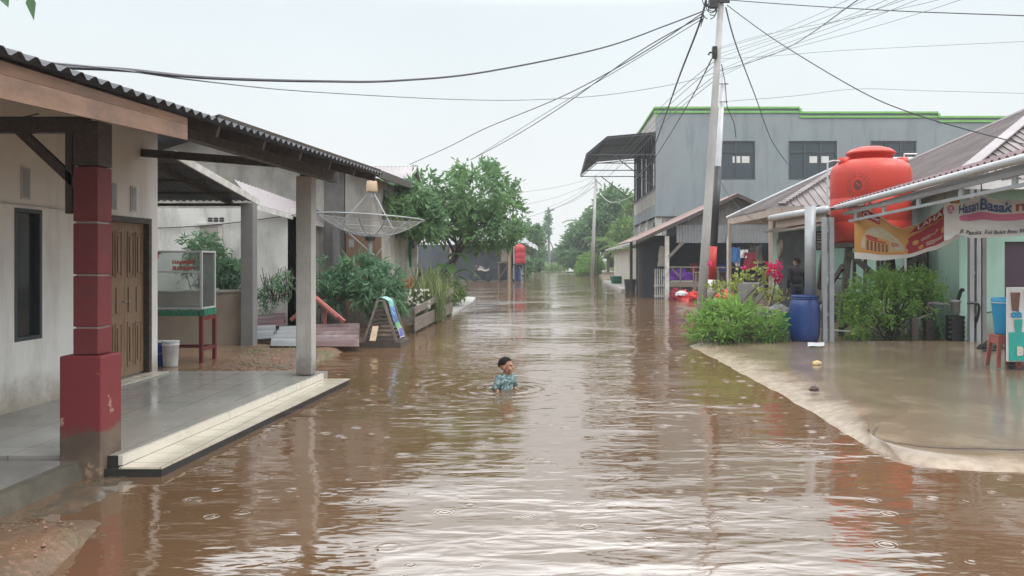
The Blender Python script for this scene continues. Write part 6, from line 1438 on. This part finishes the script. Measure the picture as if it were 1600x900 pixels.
batik,nt,b = nodes('batik_cloth'); L = nt.links.new
tc=N(nt,'ShaderNodeTexCoord'); n1=N(nt,'ShaderNodeTexNoise',i_Scale=16.0,i_Detail=2.0,i_Distortion=2.2); L(tc.outputs['Object'],n1.inputs['Vector'])
n2=N(nt,'ShaderNodeTexNoise',i_Scale=28.0,i_Detail=2.0,i_Distortion=3); L(tc.outputs['Object'],n2.inputs['Vector'])
c_=mix(nt,ramp(nt,n1.outputs[0],[(.46,0),(.50,1)]),(.26,.33,.34),(.055,.13,.14)); c_=mix(nt,ramp(nt,n2.outputs[0],[(.60,0),(.64,.85)]),c_,(.02,.055,.065)); L(c_,b.inputs['Base Color']); b.inputs['Roughness'].default_value=.75
o=sh.build('shirt',batik,ch,smooth=True); remesh(o,.007)
# grown person in dark clothes by the doorway behind the drum
ap_ = V((P(1245,403,19.9).x,19.9,.06)); pr = thing('person','grown person in dark clothes standing behind the blue drum, back turned','person',tuple(ap_))
body=MB(); k=.985
for s in (-1,1):
    capsule(body,(s*.085,0,.86),.085,(s*.09,.01,.47),.058); capsule(body,(s*.09,.01,.47),.056,(s*.095,-.02,.09),.036); capsule(body,(s*.095,-.04,.045),.038,(s*.115,.15,.03),.03)
    capsule(body,(s*.185,0,1.34),.05,(s*.215,-.03,1.07),.04); capsule(body,(s*.215,-.03,1.07),.038,(s*.20,.08,.84),.027); hand(body,(s*.20,.085,.82),(0,.2,-1),.95,s)
ell(body,(0,0,.9),.15,.105,.12); ell(body,(0,0,1.08),.135,.095,.17); ell(body,(0,0,1.26),.165,.105,.15); capsule(body,(0,-.01,1.36),.06,(0,.01,1.46),.05)
head(body,(0,.015,1.53),1.0,R(12)); xf(body,ap_,R(8)); o=body.build('body',M['skin'],pr,smooth=True); remesh(o,.011)
hairmb(ap_+V((0,.015,1.53)),1.03,R(20)).build('hair',M['hair'],pr,smooth=True,solid=.008)
sh=MB(); ell(sh,(0,0,.90),.165,.12,.10); ell(sh,(0,0,1.08),.155,.112,.18); ell(sh,(0,0,1.27),.18,.12,.15); capsule(sh,(0,-.01,1.37),.07,(0,-.005,1.41),.062)
for s in (-1,1): capsule(sh,(s*.18,0,1.345),.066,(s*.22,-.03,1.07),.055); capsule(sh,(s*.22,-.03,1.07),.053,(s*.205,.06,.90),.042)
xf(sh,ap_,R(8)); o=sh.build('shirt',M['cloth_black'],pr,smooth=True); remesh(o,.012)
tr_=MB(); ell(tr_,(0,0,.86),.16,.115,.11)
for s in (-1,1): capsule(tr_,(s*.085,0,.84),.098,(s*.09,.01,.47),.075); capsule(tr_,(s*.09,.01,.47),.074,(s*.095,-.015,.11),.06)
xf(tr_,ap_,R(8)); o=tr_.build('trousers',M['cloth_navy'],pr,smooth=True); remesh(o,.012)

# ---------------------------------------------------------------- cables
def W2(label,pts,r=.012,group=None,mat='cable'): return wire('power_cable',label,pts,r*.78,group,mat)
W2('thick twisted cable sagging from the pole top to the porch roof',[(60,104,5.0),(190,109,6.2),(330,122,8.2),(500,127,10.5),(620,126,12.5),(760,112,15),(940,75,18),(1040,40,19.4),(1102,16,19.9)],.022)
W2('thin cable leaving the corrugated porch eave and crossing behind the pole',[(40,95,4.6),(180,108,6),(310,126,8),(480,143,11),(700,155,14.5),(830,156,16.5),(950,148,18.3),(1060,130,19.6),(1122,112,20.2),(1220,80,15),(1340,0,9),(1365,-20,8)],.009,None,'cable_grey')
W2('cable from the pole top down toward the far gable roof',[(640,257,34),(700,230,31),(760,200,28),(880,150,23.5),(1000,85,21),(1100,19,20)],.018)
W2('cable just below, from the pole top toward the mango tree',[(735,250,34),(800,215,30),(880,165,26),(1000,80,21.5),(1100,24,20)],.018)
W2('cable from the pole top vanishing behind the mango crown',[(742,246,36),(880,160,26),(990,95,22),(1100,28,20)],.012)
W2('thick black cable hanging from pole top to the building awning',[(1104,-4,20),(1092,40,21.5),(1062,118,25),(1040,180,32),(1016,248,41.9)],.035)
W2('thin black cable dropping from the pole bracket to the gallery wall',[(1112,92,19.9),(1085,145,24),(1050,205,32),(1020,252,41.9)],.022)
W2('black cable dropping from pole top to the first upper window',[(1134,12,20),(1150,70,23),(1180,150,29),(1205,218,36),(1230,255,41.9)],.024)
W2('long cable slanting from the pole top down to the maroon roof',[(1136,8,20),(1215,65,18.5),(1340,140,17),(1420,175,16.5),(1520,205,16),(1640,235,15.5)],.015)
W2('nearly level cable from the pole top over the maroon roofs',[(1138,0,20),(1260,9,18),(1400,17,16),(1500,21,15),(1640,26,14)],.013)
W2('faint cable rising gently from the middle of the leaning pole',[(1122,92,20),(1200,88,19.5),(1300,80,19),(1450,72,18),(1640,63,17)],.006,None,'cable_grey')
W2('faint cable peaking just above the green parapet trim',[(1140,158,20.9),(1240,150,21),(1340,139,21.5),(1450,142,22),(1640,147,23)],.008,None,'cable_grey')
W2('black loop of cable hanging from the pole to the wall below parapet',[(1127,100,20.1),(1133,130,20.2),(1136,165,20.3),(1146,190,20.5),(1150,215,20.8)],.014)
W2('slack service line hanging from the pole beside the shack gable',[(1118,265,20.2),(1135,300,20.5),(1165,335,21),(1190,347,21.3)],.010,None,'cable_grey')
g='thin lines fanning from the pole over the canopy'
for (y0,x1,x2) in ((78,1325,9),(86,1352,9),(100,1385,9),(112,1402,9),(120,1432,9),(76,1465,9),(124,1500,9),(92,1412,9)):
    W2('one of the thin grey lines fanning from the pole over the canopy',[(1118,y0,20.2),(1200,y0-(y0*.30),17.5),(lerp(1200,x1,.55),y0*.34,14.5),(x1,0,11.5),(x1+60,-25,10)],.0055,g,'cable_grey')
g='lines running down the street between the poles'
far=[(931,277,75),(931,282,75),(940,291,74.9),(930,290,75)]
for i,(py,off) in enumerate(((95,0),(102,6),(118,2),(125,9))):
    W2('one of the long lines between the leaning pole and the distant pole',[(1117,py,20),(1040,lerp(py,far[i][1],.36)+off*.5,26),(985,lerp(py,far[i][1],.68)+off,38),far[i]],.011,g,'cable_grey')
for i,(a,b_) in enumerate(((277,324),(283,330),(290,328))):
    W2('one of the lines between the distant pole and the farthest pole',[(930,a,75),(895,lerp(a,b_,.55)+4,100),(857,b_,150)],.022,g,'cable_grey')
for i,(a,yl) in enumerate(((277,300),(284,322),(292,345))):
    W2('one of the lines leaving the distant pole toward the mango tree top',[(929,a,75),(870,lerp(a,yl,.55)+3,76),(800,yl+2,78)],.018,g,'cable_grey')
W2('pale slack line hanging from the distant pole to the building',[(932,285,75),(940,305,75),(955,316,74),(975,312,70),(1000,300,60)],.03,None,'white_metal')
W2('thin dark line under the porch roof beside the red column',[(-40,186,5.6),(22,185,5.9),(60,178,6.3)],.008)
W2('grey cable draped along the brown porch fascia',[(-20,88,4.1),(30,108,4.35),(70,122,4.6),(95,133,4.85),(122,133,5.1)],.008,None,'cable_grey')
# leaf tip hanging in from a branch above the camera
t = thing('hanging_twig','pointed green leaf tips hanging in above the porch roof','twig', tuple(P(30,-60,2.2)))
m = MB()
for (px,py,l,dx) in ((47,-16,.082,.05),(4,-12,.042,.5),(20,-40,.07,.1)): m.leaf(P(px,py,2.2), V((dx*.6,.1,-1)), l, .013, .3, V((.2,-1,.1)))
m.build('leaves', M['leaf_dark'], t); MB().tube([P(-60,-120,2.3),P(20,-60,2.25),P(48,-14,2.2)],.004,5).build('stem', M['bark'], t)
